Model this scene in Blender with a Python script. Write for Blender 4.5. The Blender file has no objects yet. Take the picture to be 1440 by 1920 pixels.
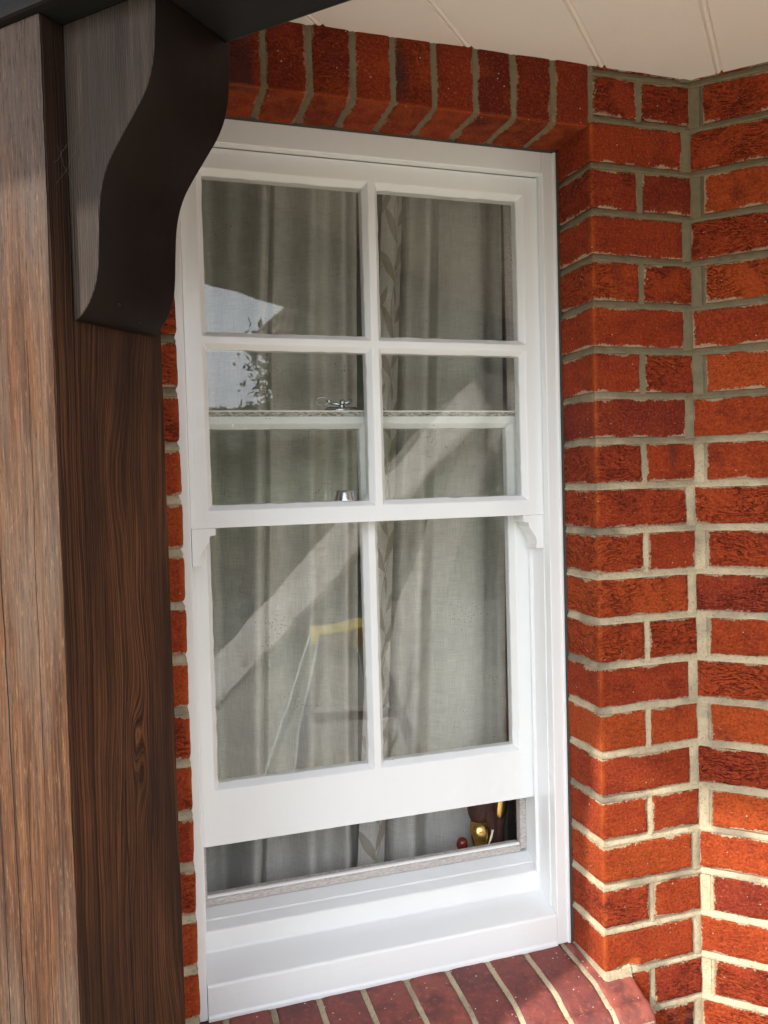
import bpy, bmesh, math, random
from mathutils import Vector, Matrix, noise
random.seed(7)
RAD = math.radians
scene = bpy.context.scene
COL = scene.collection

# ------------------------------------------------------------------ camera
YAW, PITCH, ROLL = RAD(27.4615), RAD(-1.9546), RAD(-1.5609)
cam_loc = Vector((0.1782, -1.5072, -0.5112))
fw = Vector((-math.sin(YAW) * math.cos(PITCH), math.cos(YAW) * math.cos(PITCH), math.sin(PITCH)))
rt = Vector((math.cos(YAW), math.sin(YAW), 0))
up = rt.cross(fw)
rt2 = math.cos(ROLL) * rt + math.sin(ROLL) * up
up2 = rt2.cross(fw)
cam_d = bpy.data.cameras.new("camera")
cam = bpy.data.objects.new("camera", cam_d)
COL.objects.link(cam)
cam_d.sensor_fit = 'HORIZONTAL'
cam_d.sensor_width = 36.0
cam_d.lens = 36.0 * 1545.66 / 1440.0
cam_d.clip_start = 0.02
cam_d.clip_end = 500
m3 = Matrix((rt2, up2, -fw)).transposed()
cam.matrix_world = Matrix.Translation(cam_loc) @ m3.to_4x4()
scene.camera = cam

# ------------------------------------------------------------------ light
SUN_EL, SUN_AZ = RAD(42.5), RAD(23.2)          # azimuth measured from -Y towards -X
to_sun = Vector((-math.sin(SUN_AZ) * math.cos(SUN_EL), -math.cos(SUN_AZ) * math.cos(SUN_EL), math.sin(SUN_EL)))
world = bpy.data.worlds.new("World")
scene.world = world
world.use_nodes = True
wn = world.node_tree
bg = wn.nodes['Background']
sky = wn.nodes.new('ShaderNodeTexSky')
sky.sky_type = 'NISHITA'
sky.sun_disc = False
sky.sun_elevation = SUN_EL
sky.sun_rotation = math.atan2(to_sun.x, to_sun.y)
sky.air_density = 1.0
sky.dust_density = 4.5
sky.ozone_density = 1.0
# thin bright cloud over the blue
tcw = wn.nodes.new('ShaderNodeTexCoord')
cn = wn.nodes.new('ShaderNodeTexNoise'); cn.inputs['Scale'].default_value = 2.2; cn.inputs['Detail'].default_value = 5
wn.links.new(tcw.outputs['Generated'], cn.inputs['Vector'])
cr = wn.nodes.new('ShaderNodeValToRGB'); cr.color_ramp.elements[0].position = 0.30; cr.color_ramp.elements[1].position = 0.62
cr.color_ramp.elements[0].color = (.45, .45, .45, 1); cr.color_ramp.elements[1].color = (.95, .95, .95, 1)
wn.links.new(cn.outputs['Fac'], cr.inputs[0])
cm_ = wn.nodes.new('ShaderNodeMix'); cm_.data_type = 'RGBA'
wn.links.new(cr.outputs[0], cm_.inputs[0]); wn.links.new(sky.outputs[0], cm_.inputs[6]); cm_.inputs[7].default_value = (8.0, 8.5, 9.2, 1)
wn.links.new(cm_.outputs[2], bg.inputs[0])
bg.inputs[1].default_value = 0.15
sun_d = bpy.data.lights.new("sun", 'SUN')
sun_d.energy = 2.1
sun_d.angle = RAD(1.4)
sun_d.color = (1.0, 0.93, 0.82)
sun = bpy.data.objects.new("sun", sun_d)
COL.objects.link(sun)
sun.rotation_euler = to_sun.to_track_quat('Z', 'Y').to_euler()
sun.location = to_sun * 20
scene.view_settings.view_transform = 'Standard'
scene.view_settings.look = 'None'
scene.view_settings.exposure = 1.65
scene.view_settings.gamma = 1.0
scene.view_settings.use_curve_mapping = False
scene.cycles.max_bounces = 14
scene.cycles.diffuse_bounces = 7
scene.cycles.transparent_max_bounces = 24
scene.cycles.sample_clamp_indirect = 8

# ------------------------------------------------------------------ frames
C45 = math.sqrt(0.5)
RI = Vector((C45, C45, 0)); IN = Vector((-C45, C45, 0)); UP = Vector((0, 0, 1))
def W(x, t, z):                     # window wall frame: along the wall, into the house, up
    return RI * x + IN * t + UP * z
def G(x, y, z):
    return Vector((x, y, z))
GROUND = -2.1

# ------------------------------------------------------------------ node helpers
def new_mat(name):
    m = bpy.data.materials.new(name); m.use_nodes = True
    nt = m.node_tree
    return m, nt, nt.nodes['Principled BSDF']
def N(nt, typ, **kw):
    n = nt.nodes.new(typ)
    for k, v in kw.items():
        if k == 'inp':
            for kk, vv in v.items(): n.inputs[kk].default_value = vv
        else: setattr(n, k, v)
    return n
def L(nt, a, b): nt.links.new(a, b)
def math_n(nt, op, a, b=None, c=None):
    n = nt.nodes.new('ShaderNodeMath'); n.operation = op
    for i, v in enumerate((a, b, c)):
        if v is None: continue
        if isinstance(v, (int, float)): n.inputs[i].default_value = v
        else: nt.links.new(v, n.inputs[i])
    return n.outputs[0]
def ramp(nt, fac, stops):
    r = nt.nodes.new('ShaderNodeValToRGB')
    e = r.color_ramp.elements
    while len(e) < len(stops): e.new(0.5)
    for el, (p, c) in zip(e, stops):
        el.position = p
        el.color = c if len(c) == 4 else (*c, 1)
    nt.links.new(fac, r.inputs[0])
    return r.outputs[0]
def mixc(nt, fac, a, b, mode='MIX'):
    n = nt.nodes.new('ShaderNodeMix'); n.data_type = 'RGBA'; n.blend_type = mode
    if isinstance(fac, (int, float)): n.inputs[0].default_value = fac
    else: nt.links.new(fac, n.inputs[0])
    for i, v in ((6, a), (7, b)):
        if isinstance(v, tuple): n.inputs[i].default_value = v if len(v) == 4 else (*v, 1)
        else: nt.links.new(v, n.inputs[i])
    return n.outputs[2]
def coords(nt, scale=(1, 1, 1), rot=(0, 0, 0), vec=None):
    mp = nt.nodes.new('ShaderNodeMapping')
    mp.inputs['Scale'].default_value = scale
    mp.inputs['Rotation'].default_value = rot
    if vec is None:
        tc = nt.nodes.new('ShaderNodeTexCoord'); vec = tc.outputs['Object']
    nt.links.new(vec, mp.inputs[0])
    return mp.outputs[0]
def noise_n(nt, vec, scale, detail=4, rough=0.55, dist=0.0):
    n = nt.nodes.new('ShaderNodeTexNoise')
    n.inputs['Scale'].default_value = scale; n.inputs['Detail'].default_value = detail
    n.inputs['Roughness'].default_value = rough; n.inputs['Distortion'].default_value = dist
    nt.links.new(vec, n.inputs['Vector'])
    return n.outputs['Fac']
def bump_n(nt, h, strength, dist, normal=None):
    b = nt.nodes.new('ShaderNodeBump')
    b.inputs['Strength'].default_value = strength; b.inputs['Distance'].default_value = dist
    nt.links.new(h, b.inputs['Height'])
    if normal is not None: nt.links.new(normal, b.inputs['Normal'])
    return b.outputs[0]
def attr(nt, name):
    a = nt.nodes.new('ShaderNodeAttribute'); a.attribute_name = name
    return a.outputs['Fac']

# ------------------------------------------------------------------ materials
def mat_brick(name, palette, smear=1.0, crease=1.0):
    m, nt, bs = new_mat(name)
    bid = attr(nt, 'bid'); edge = attr(nt, 'edge'); chip = attr(nt, 'chip')
    tc = nt.nodes.new('ShaderNodeTexCoord')
    off = nt.nodes.new('ShaderNodeCombineXYZ')
    L(nt, math_n(nt, 'MULTIPLY', bid, 37.0), off.inputs[0]); L(nt, math_n(nt, 'MULTIPLY', bid, 91.0), off.inputs[2])
    add = nt.nodes.new('ShaderNodeVectorMath'); add.operation = 'ADD'
    L(nt, tc.outputs['Object'], add.inputs[0]); L(nt, off.outputs[0], add.inputs[1])
    v = add.outputs[0]
    base = ramp(nt, bid, palette)
    patch = noise_n(nt, coords(nt, (1, 1, 1.4), vec=v), 14, 3, 0.6)
    c = mixc(nt, ramp(nt, patch, [(0.54, (0, 0, 0)), (0.74, (.45, .45, .45))]), base, (0.36, 0.072, 0.013))
    c = mixc(nt, ramp(nt, patch, [(0.27, (.65, .65, .65)), (0.46, (0, 0, 0))]), c, (0.12, 0.017, 0.012))
    fine = noise_n(nt, v, 260, 5, 0.8)
    c = mixc(nt, math_n(nt, 'MULTIPLY', ramp(nt, fine, [(0.38, (1, 1, 1)), (0.5, (0, 0, 0))]), 0.62), c, (0.07, 0.012, 0.008))
    c = mixc(nt, math_n(nt, 'MULTIPLY', ramp(nt, fine, [(0.54, (0, 0, 0)), (0.66, (1, 1, 1))]), 0.5), c, (0.50, 0.125, 0.032))
    burn = math_n(nt, 'MULTIPLY', ramp(nt, noise_n(nt, coords(nt, (1, 1, .25), vec=v), 11, 2, 0.5), [(0.62, (0, 0, 0)), (0.70, (1, 1, 1))]),
                  math_n(nt, 'GREATER_THAN', math_n(nt, 'FRACT', math_n(nt, 'MULTIPLY', bid, 29.7)), 0.72))
    c = mixc(nt, math_n(nt, 'MULTIPLY', burn, 0.75), c, (0.05, 0.022, 0.022))
    # drag creases of hand-made bricks
    wv = nt.nodes.new('ShaderNodeTexNoise'); wv.inputs['Scale'].default_value = 13; wv.inputs['Detail'].default_value = 2; L(nt, v, wv.inputs['Vector'])
    wsub = nt.nodes.new('ShaderNodeVectorMath'); wsub.operation = 'MULTIPLY_ADD'
    L(nt, wv.outputs['Color'], wsub.inputs[0]); wsub.inputs[1].default_value = (.05, .05, .05); L(nt, v, wsub.inputs[2])
    cv = coords(nt, (1, 1, 4.2), vec=wsub.outputs[0])
    cn = noise_n(nt, cv, 42, 6, 0.66, 0.25)
    where = ramp(nt, noise_n(nt, v, 15, 3, 0.6), [(0.42, (0, 0, 0)), (0.56, (1, 1, 1))])
    gate = math_n(nt, 'GREATER_THAN', math_n(nt, 'FRACT', math_n(nt, 'MULTIPLY', bid, 17.3)), 0.40)
    where = math_n(nt, 'MULTIPLY', where, math_n(nt, 'ADD', math_n(nt, 'MULTIPLY', gate, 0.85), 0.15))
    ridge = math_n(nt, 'ABSOLUTE', math_n(nt, 'SUBTRACT', cn, 0.5))
    cre = ramp(nt, ridge, [(0.0, (1, 1, 1)), (0.020, (0, 0, 0))])
    cre = math_n(nt, 'MULTIPLY', cre, where)
    c = mixc(nt, math_n(nt, 'MULTIPLY', cre, 0.78 * crease), c, (0.026, 0.007, 0.006))
    # freshly broken arris, and bounce light painted into the arch soffit
    c = mixc(nt, chip, c, mixc(nt, fine, (0.30, 0.055, 0.014), (0.56, 0.12, 0.025)))
    # mortar dragged over the edges of the brick
    sm = noise_n(nt, v, 230, 5, 0.75)
    big = noise_n(nt, v, 22, 2, 0.5)
    reach = math_n(nt, 'MULTIPLY', math_n(nt, 'SUBTRACT', big, 0.43), 0.020)
    msk = math_n(nt, 'GREATER_THAN', math_n(nt, 'SUBTRACT', math_n(nt, 'ADD', reach, math_n(nt, 'MULTIPLY', math_n(nt, 'SUBTRACT', sm, 0.5), 0.018)), edge), 0.0)
    c = mixc(nt, math_n(nt, 'MULTIPLY', msk, 0.75 * smear), c, (0.46, 0.36, 0.24))
    # paint and lime specks
    sp = nt.nodes.new('ShaderNodeTexVoronoi'); sp.inputs['Scale'].default_value = 75
    L(nt, v, sp.inputs['Vector'])
    spm = math_n(nt, 'MULTIPLY', math_n(nt, 'LESS_THAN', sp.outputs['Distance'], 0.075),
                 math_n(nt, 'GREATER_THAN', noise_n(nt, v, 30, 1), 0.56))
    c = mixc(nt, math_n(nt, 'MULTIPLY', spm, 0.8), c, (0.6, 0.52, 0.44))
    L(nt, c, bs.inputs['Base Color'])
    bs.inputs['Roughness'].default_value = 0.82
    bs.inputs['Specular IOR Level'].default_value = 0.10
    h = math_n(nt, 'SUBTRACT', math_n(nt, 'MULTIPLY', fine, 0.8), math_n(nt, 'MULTIPLY', cre, 1.1 * crease))
    h = math_n(nt, 'ADD', h, math_n(nt, 'MULTIPLY', noise_n(nt, cv, 60, 4, 0.6), 0.9))
    h = math_n(nt, 'ADD', h, math_n(nt, 'MULTIPLY', msk, 0.25))
    L(nt, bump_n(nt, h, 1.0, 0.0028), bs.inputs['Normal'])
    return m
PAL = [(0.0, (0.19, 0.027, 0.015)), (0.10, (0.235, 0.031, 0.013)), (0.30, (0.275, 0.039, 0.013)), (0.52, (0.30, 0.045, 0.013)),
       (0.72, (0.275, 0.038, 0.012)), (0.9, (0.32, 0.050, 0.014)), (1.0, (0.35, 0.060, 0.015))]
M_BRICK = mat_brick('red_brick', PAL)
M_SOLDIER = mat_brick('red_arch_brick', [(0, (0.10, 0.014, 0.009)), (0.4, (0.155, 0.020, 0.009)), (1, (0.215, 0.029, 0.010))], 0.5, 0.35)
def mat_sill():
    m, nt, bs = new_mat('smooth_sill_brick')
    bid = attr(nt, 'bid'); v = coords(nt)
    c = ramp(nt, bid, [(0, (0.16, 0.040, 0.034)), (0.5, (0.22, 0.052, 0.040)), (1, (0.27, 0.070, 0.050))])
    n1 = noise_n(nt, v, 30, 5, 0.6)
    c = mixc(nt, ramp(nt, n1, [(0.35, (.85, .85, .85)), (0.58, (0, 0, 0))]), c, (0.10, 0.030, 0.030))
    c = mixc(nt, ramp(nt, noise_n(nt, v, 120, 4), [(0.56, (0, 0, 0)), (0.75, (.5, .5, .5))]), c, (0.36, 0.12, 0.09))
    sp = nt.nodes.new('ShaderNodeTexVoronoi'); sp.inputs['Scale'].default_value = 95
    L(nt, v, sp.inputs['Vector'])
    spm = math_n(nt, 'MULTIPLY', math_n(nt, 'LESS_THAN', sp.outputs['Distance'], 0.13),
                 math_n(nt, 'GREATER_THAN', noise_n(nt, v, 40, 2), 0.53))
    c = mixc(nt, math_n(nt, 'MULTIPLY', spm, 0.85), c, (0.62, 0.55, 0.5))
    L(nt, c, bs.inputs['Base Color']); bs.inputs['Roughness'].default_value = 0.6
    L(nt, bump_n(nt, noise_n(nt, v, 140, 6, 0.75), 0.9, 0.002), bs.inputs['Normal'])
    return m
M_SILLBRICK = mat_sill()
def mat_mortar():
    m, nt, bs = new_mat('lime_mortar'); v = coords(nt)
    c = mixc(nt, noise_n(nt, v, 35, 4, 0.6), (0.35, 0.29, 0.195), (0.55, 0.47, 0.325))
    c = mixc(nt, ramp(nt, noise_n(nt, v, 9, 3), [(0.48, (0, 0, 0)), (0.66, (.85, .85, .85))]), c, (0.17, 0.145, 0.11))
    c = mixc(nt, ramp(nt, noise_n(nt, v, 240, 4, 0.8), [(0.34, (.8, .8, .8)), (0.46, (0, 0, 0))]), c, (0.17, 0.135, 0.09))
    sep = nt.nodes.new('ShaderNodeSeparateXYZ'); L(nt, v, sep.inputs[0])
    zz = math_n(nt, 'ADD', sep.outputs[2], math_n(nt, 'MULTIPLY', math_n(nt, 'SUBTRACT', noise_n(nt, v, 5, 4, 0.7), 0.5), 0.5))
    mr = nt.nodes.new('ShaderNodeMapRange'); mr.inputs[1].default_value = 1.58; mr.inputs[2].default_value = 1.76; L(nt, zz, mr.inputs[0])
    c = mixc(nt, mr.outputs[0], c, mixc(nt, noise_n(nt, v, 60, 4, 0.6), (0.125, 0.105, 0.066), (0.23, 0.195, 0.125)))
    L(nt, c, bs.inputs['Base Color']); bs.inputs['Roughness'].default_value = 0.95
    bs.inputs['Specular IOR Level'].default_value = 0.1
    L(nt, bump_n(nt, noise_n(nt, v, 200, 6, 0.75), 0.9, 0.002), bs.inputs['Normal'])
    return m
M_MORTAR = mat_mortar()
def mat_paint(name, col=(0.79, 0.81, 0.82), rough=0.22, brush=(160, 160, 12), grime=None, strength=0.30):
    m, nt, bs = new_mat(name); v = coords(nt)
    c = mixc(nt, noise_n(nt, v, 7, 3), tuple(x * 0.97 for x in col), col)
    if grime:
        g = ramp(nt, noise_n(nt, coords(nt, (40, 40, 160)), 3.5, 6, 0.75), [(0.38, (1, 1, 1)), (0.62, (0, 0, 0))])
        c = mixc(nt, g, c, grime)
    if name == 'soffit_paint':
        c = mixc(nt, ramp(nt, noise_n(nt, coords(nt, (1, .5, 1)), 4, 6, 0.7), [(0.5, (0, 0, 0)), (0.75, (.35, .35, .35))]), c, (0.60, 0.52, 0.44))
    L(nt, c, bs.inputs['Base Color']); bs.inputs['Roughness'].default_value = rough
    bn = noise_n(nt, coords(nt, brush), 1.0, 4, 0.6)
    h = math_n(nt, 'ADD', bn, math_n(nt, 'MULTIPLY', noise_n(nt, v, 55, 3), 0.9))
    L(nt, bump_n(nt, h, strength, 0.0012), bs.inputs['Normal'])
    return m
M_WHITE_V = mat_paint('white_gloss_paint', brush=(170, 170, 10))
M_WHITE_H = mat_paint('white_gloss_paint_rail', brush=(10, 10, 190))
M_GRIMY = mat_paint('grimy_white_paint', col=(0.62, 0.60, 0.55), rough=0.6, grime=(0.09, 0.075, 0.06))
M_DIRTY = mat_paint('greyed_bead_paint', col=(0.58, 0.55, 0.53), rough=0.45, grime=(0.36, 0.32, 0.30))
M_BEAD = mat_paint('bright_bead_paint', col=(0.85, 0.85, 0.84), rough=0.3)
M_SOFFIT = mat_paint('soffit_paint', col=(0.82, 0.765, 0.71), rough=0.55, brush=(60, 8, 60), strength=0.4)
M_INNER = mat_paint('inner_white_paint', col=(0.66, 0.66, 0.64), rough=0.5)
def mat_simple(name, col, rough=0.6, metallic=0.0, nscale=40, var=0.25, bump=0.3, bd=0.001):
    m, nt, bs = new_mat(name); v = coords(nt)
    c = mixc(nt, noise_n(nt, v, nscale, 5, 0.6), tuple(x * (1 - var) for x in col), tuple(min(1, x * (1 + var)) for x in col))
    L(nt, c, bs.inputs['Base Color']); bs.inputs['Roughness'].default_value = rough
    bs.inputs['Metallic'].default_value = metallic
    if bump: L(nt, bump_n(nt, noise_n(nt, v, nscale * 6, 4, 0.65), bump, bd), bs.inputs['Normal'])
    return m
M_CAULK = mat_simple('dark_grey_mastic', (0.045, 0.042, 0.036), 0.8, nscale=120, var=0.5, bump=0.6)
M_CHROME = mat_simple('dull_chrome', (0.60, 0.62, 0.64), 0.22, 1.0, 200, 0.15, 0.1)
M_PLASTER = mat_simple('inner_plaster', (0.42, 0.40, 0.37), 0.9)
M_BROWNFIG = mat_simple('dark_brown_leather_finish', (0.055, 0.018, 0.014), 0.45, nscale=300, var=0.6, bump=0.8, bd=0.0015)
M_GOLD = mat_simple('polished_gold', (0.72, 0.48, 0.16), 0.22, 1.0, 60, 0.08, 0.05)
M_REDBEAD = mat_simple('dark_red_gloss', (0.16, 0.02, 0.015), 0.15, nscale=90, var=0.4, bump=0)
M_IVORY = mat_simple('ivory_gloss', (0.85, 0.78, 0.6), 0.2, bump=0)
M_PAVING = mat_simple('pale_paving', (0.31, 0.285, 0.225), 0.9, nscale=3, var=0.2, bump=0.4, bd=0.004)
M_ROOF = mat_simple('brown_roof_tile', (0.10, 0.06, 0.045), 0.8, nscale=6, var=0.4)
M_RENDER = mat_simple('dark_brick_render', (0.20, 0.11, 0.08), 0.9, nscale=10)
M_LEAF = mat_simple('leaf_green', (0.035, 0.06, 0.018), 0.9, nscale=4, var=0.5, bump=0)
M_LEAF.node_tree.nodes['Principled BSDF'].inputs['Specular IOR Level'].default_value = 0.05
M_BARK = mat_simple('bark', (0.09, 0.06, 0.04), 0.9, nscale=30, var=0.4)
M_YELLOW = mat_simple('yellow_step', (0.92, 0.66, 0.06), 0.4, bump=0)
M_ALU = mat_simple('pale_aqua_rail', (0.72, 0.88, 0.83), 0.35, 0.0, bump=0)
M_COBWEB = mat_simple('cobweb_silk', (0.10, 0.095, 0.09), 0.8, bump=0)
def mat_spatter():
    m = mat_simple('paint_spattered_timber', (0.62, 0.60, 0.56), 0.6, nscale=9, var=0.3); nt = m.node_tree; bs = nt.nodes['Principled BSDF']
    src = bs.inputs['Base Color'].links[0].from_socket; v = coords(nt)
    n = noise_n(nt, coords(nt, (1, 1, .6)), 14, 5, 0.65)
    L(nt, mixc(nt, ramp(nt, n, [(0.54, (0, 0, 0)), (0.64, (.8, .8, .8))]), src, (0.22, 0.17, 0.12)), bs.inputs['Base Color'])
    return m
M_TRESTLE = mat_spatter()
def mat_blackwood():
    m, nt, bs = new_mat('black_stained_timber')
    v = coords(nt, (6, 120, 120))
    c = mixc(nt, noise_n(nt, v, 1, 5, 0.65), (0.006, 0.006, 0.0065), (0.016, 0.015, 0.015))
    L(nt, c, bs.inputs['Base Color']); bs.inputs['Roughness'].default_value = 0.5; bs.inputs['Specular IOR Level'].default_value = 0.15
    L(nt, bump_n(nt, noise_n(nt, v, 1, 5, 0.65), 0.3, 0.001), bs.inputs['Normal'])
    return m
M_BLACK = mat_blackwood()
def mat_grain(name, dark, light, axis, lines=420.0, rough=0.5, spread=0.055, pale=None, zfade=None, bumps=0.5):
    """flat sawn figure: contour lines of a height field stretched along the length of the timber"""
    m, nt, bs = new_mat(name)
    tc = nt.nodes.new('ShaderNodeTexCoord')
    sep = nt.nodes.new('ShaderNodeSeparateXYZ'); L(nt, tc.outputs['Object'], sep.inputs[0])
    across = sep.outputs[axis]
    v = coords(nt, (9, 9, 2.0)); v2 = coords(nt, (26, 26, 7))
    n1 = noise_n(nt, v, 1.0, 1.5, 0.4); n2 = noise_n(nt, v2, 1.0, 2, 0.5)
    g = math_n(nt, 'ADD', across, math_n(nt, 'MULTIPLY', math_n(nt, 'SUBTRACT', n1, 0.5), spread * 2))
    g = math_n(nt, 'ADD', g, math_n(nt, 'MULTIPLY', math_n(nt, 'SUBTRACT', n2, 0.5), spread * 0.35))
    ln = math_n(nt, 'SINE', math_n(nt, 'MULTIPLY', g, lines * 6.2832))
    ln = math_n(nt, 'ADD', math_n(nt, 'MULTIPLY', ln, 0.5), 0.5)
    ln = math_n(nt, 'POWER', ln, 1.6)
    fib = noise_n(nt, coords(nt, (420, 420, 9)), 1.0, 5, 0.7)
    f = math_n(nt, 'ADD', math_n(nt, 'MULTIPLY', ln, 0.55), math_n(nt, 'MULTIPLY', fib, 0.45))
    c = mixc(nt, f, dark, light)
    tone = noise_n(nt, coords(nt, (10, 10, 1.6)), 1.0, 3, 0.55)
    c = mixc(nt, ramp(nt, tone, [(0.35, (.55, .55, .55)), (0.6, (0, 0, 0))]), c, tuple(x * 0.55 for x in dark))
    if pale:
        p = noise_n(nt, coords(nt, (70, 70, 3.2)), 1.0, 5, 0.7)
        c = mixc(nt, ramp(nt, p, [(0.5, (0, 0, 0)), (0.68, (.7, .7, .7))]), c, pale)
    if zfade:                      # timber kept darker by the eave: less sun bleached at the top
        z0, z1, colr = zfade
        zz = math_n(nt, 'ADD', sep.outputs[2], math_n(nt, 'MULTIPLY', math_n(nt, 'SUBTRACT', tone, 0.5), 0.3))
        mr = nt.nodes.new('ShaderNodeMapRange'); mr.inputs[1].default_value = z0; mr.inputs[2].default_value = z1
        L(nt, zz, mr.inputs[0])
        c = mixc(nt, math_n(nt, 'MULTIPLY', mr.outputs[0], 0.8), c, mixc(nt, fib, tuple(x * 0.5 for x in colr), colr))
    L(nt, c, bs.inputs['Base Color']); bs.inputs['Roughness'].default_value = rough
    bs.inputs['Specular IOR Level'].default_value = 0.3
    h = math_n(nt, 'ADD', math_n(nt, 'MULTIPLY', ln, 0.6), fib)
    L(nt, bump_n(nt, h, bumps, 0.0014), bs.inputs['Normal'])
    return m
def mat_post_side():
    m, nt, bs = new_mat('dark_stained_grain')
    tc = nt.nodes.new('ShaderNodeTexCoord'); sep = nt.nodes.new('ShaderNodeSeparateXYZ'); L(nt, tc.outputs['Object'], sep.inputs[0])
    y, z = sep.outputs[1], sep.outputs[2]
    n1 = noise_n(nt, coords(nt, (7, 7, 2.3)), 1.0, 1.5, 0.4); n2 = noise_n(nt, coords(nt, (22, 22, 9)), 1.0, 2, 0.5)
    mr = nt.nodes.new('ShaderNodeMapRange'); mr.interpolation_type = 'SMOOTHSTEP'
    mr.inputs[1].default_value = -0.075; mr.inputs[2].default_value = 0.01; L(nt, y, mr.inputs[0])
    amt = math_n(nt, 'ADD', math_n(nt, 'MULTIPLY', mr.outputs[0], 0.10), 0.012)
    g = math_n(nt, 'ADD', y, math_n(nt, 'MULTIPLY', math_n(nt, 'SUBTRACT', n1, 0.5), amt))
    g = math_n(nt, 'ADD', g, math_n(nt, 'MULTIPLY', math_n(nt, 'SUBTRACT', n2, 0.5), 0.007))
    kn = None
    for (ky, kz, ry, rz, am) in ((-0.006, 1.612, .020, .07, .013), (0.010, 1.306, .015, .055, .016), (0.024, 1.26, .012, .04, -.009), (0.0, 0.75, .014, .05, .02), (.02, 1.92, .012, .05, .014)):
        a = math_n(nt, 'DIVIDE', math_n(nt, 'SUBTRACT', y, ky), ry); b = math_n(nt, 'DIVIDE', math_n(nt, 'SUBTRACT', z, kz), rz)
        e = math_n(nt, 'POWER', 2.718, math_n(nt, 'MULTIPLY', math_n(nt, 'ADD', math_n(nt, 'MULTIPLY', a, a), math_n(nt, 'MULTIPLY', b, b)), -1.0))
        g = math_n(nt, 'ADD', g, math_n(nt, 'MULTIPLY', e, am))
    gv_ = nt.nodes.new('ShaderNodeCombineXYZ'); L(nt, math_n(nt, 'MULTIPLY', g, 780.0), gv_.inputs[0]); L(nt, math_n(nt, 'MULTIPLY', z, 1.3), gv_.inputs[2])
    rag = noise_n(nt, coords(nt, (300, 300, 30)), 1.0, 3, 0.6)
    L(nt, math_n(nt, 'MULTIPLY', rag, 0.35), gv_.inputs[1])
    ln = ramp(nt, noise_n(nt, gv_.outputs[0], 1.0, 2.5, 0.6), [(0.32, (0, 0, 0)), (0.70, (1, 1, 1))])
    fib = noise_n(nt, coords(nt, (520, 520, 12)), 1.0, 5, 0.72)
    vis = noise_n(nt, coords(nt, (16, 16, 3)), 1.0, 3, 0.6)
    lnv = math_n(nt, 'MULTIPLY', ln, math_n(nt, 'ADD', math_n(nt, 'MULTIPLY', vis, 0.9), 0.1))
    f = math_n(nt, 'ADD', math_n(nt, 'MULTIPLY', lnv, 0.75), math_n(nt, 'MULTIPLY', fib, 0.5))
    c = ramp(nt, f, [(0.22, (0.010, 0.0045, 0.003)), (0.40, (0.042, 0.017, 0.008)), (0.60, (0.120, 0.047, 0.019)), (0.85, (0.20, 0.088, 0.037))])
    tone = noise_n(nt, coords(nt, (11, 11, 1.8)), 1.0, 3, 0.55)
    c = mixc(nt, ramp(nt, tone, [(0.36, (.75, .75, .75)), (0.58, (0, 0, 0))]), c, (0.016, 0.0085, 0.006))
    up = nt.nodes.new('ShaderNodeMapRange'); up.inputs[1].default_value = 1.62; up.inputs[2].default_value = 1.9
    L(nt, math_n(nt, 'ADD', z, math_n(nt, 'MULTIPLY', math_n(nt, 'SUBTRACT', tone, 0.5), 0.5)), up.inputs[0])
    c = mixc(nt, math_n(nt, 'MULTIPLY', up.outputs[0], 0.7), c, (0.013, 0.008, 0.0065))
    wobz = math_n(nt, 'MULTIPLY', math_n(nt, 'SUBTRACT', noise_n(nt, coords(nt, (.1, .1, 8)), 1.0, 4, 0.6), 0.5), 0.012)
    k = math_n(nt, 'LESS_THAN', math_n(nt, 'ABSOLUTE', math_n(nt, 'ADD', math_n(nt, 'ADD', y, 0.006), wobz)), math_n(nt, 'MULTIPLY', vis, .0012))
    k = math_n(nt, 'MULTIPLY', k, math_n(nt, 'LESS_THAN', z, 1.26))
    c = mixc(nt, k, c, (0.006, 0.004, 0.003))
    L(nt, c, bs.inputs['Base Color']); bs.inputs['Roughness'].default_value = 0.6; bs.inputs['Specular IOR Level'].default_value = 0.12
    L(nt, bump_n(nt, math_n(nt, 'ADD', lnv, math_n(nt, 'MULTIPLY', fib, .8)), 0.7, 0.0014), bs.inputs['Normal'])
    return m
M_POST_SIDE = mat_post_side()
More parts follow.
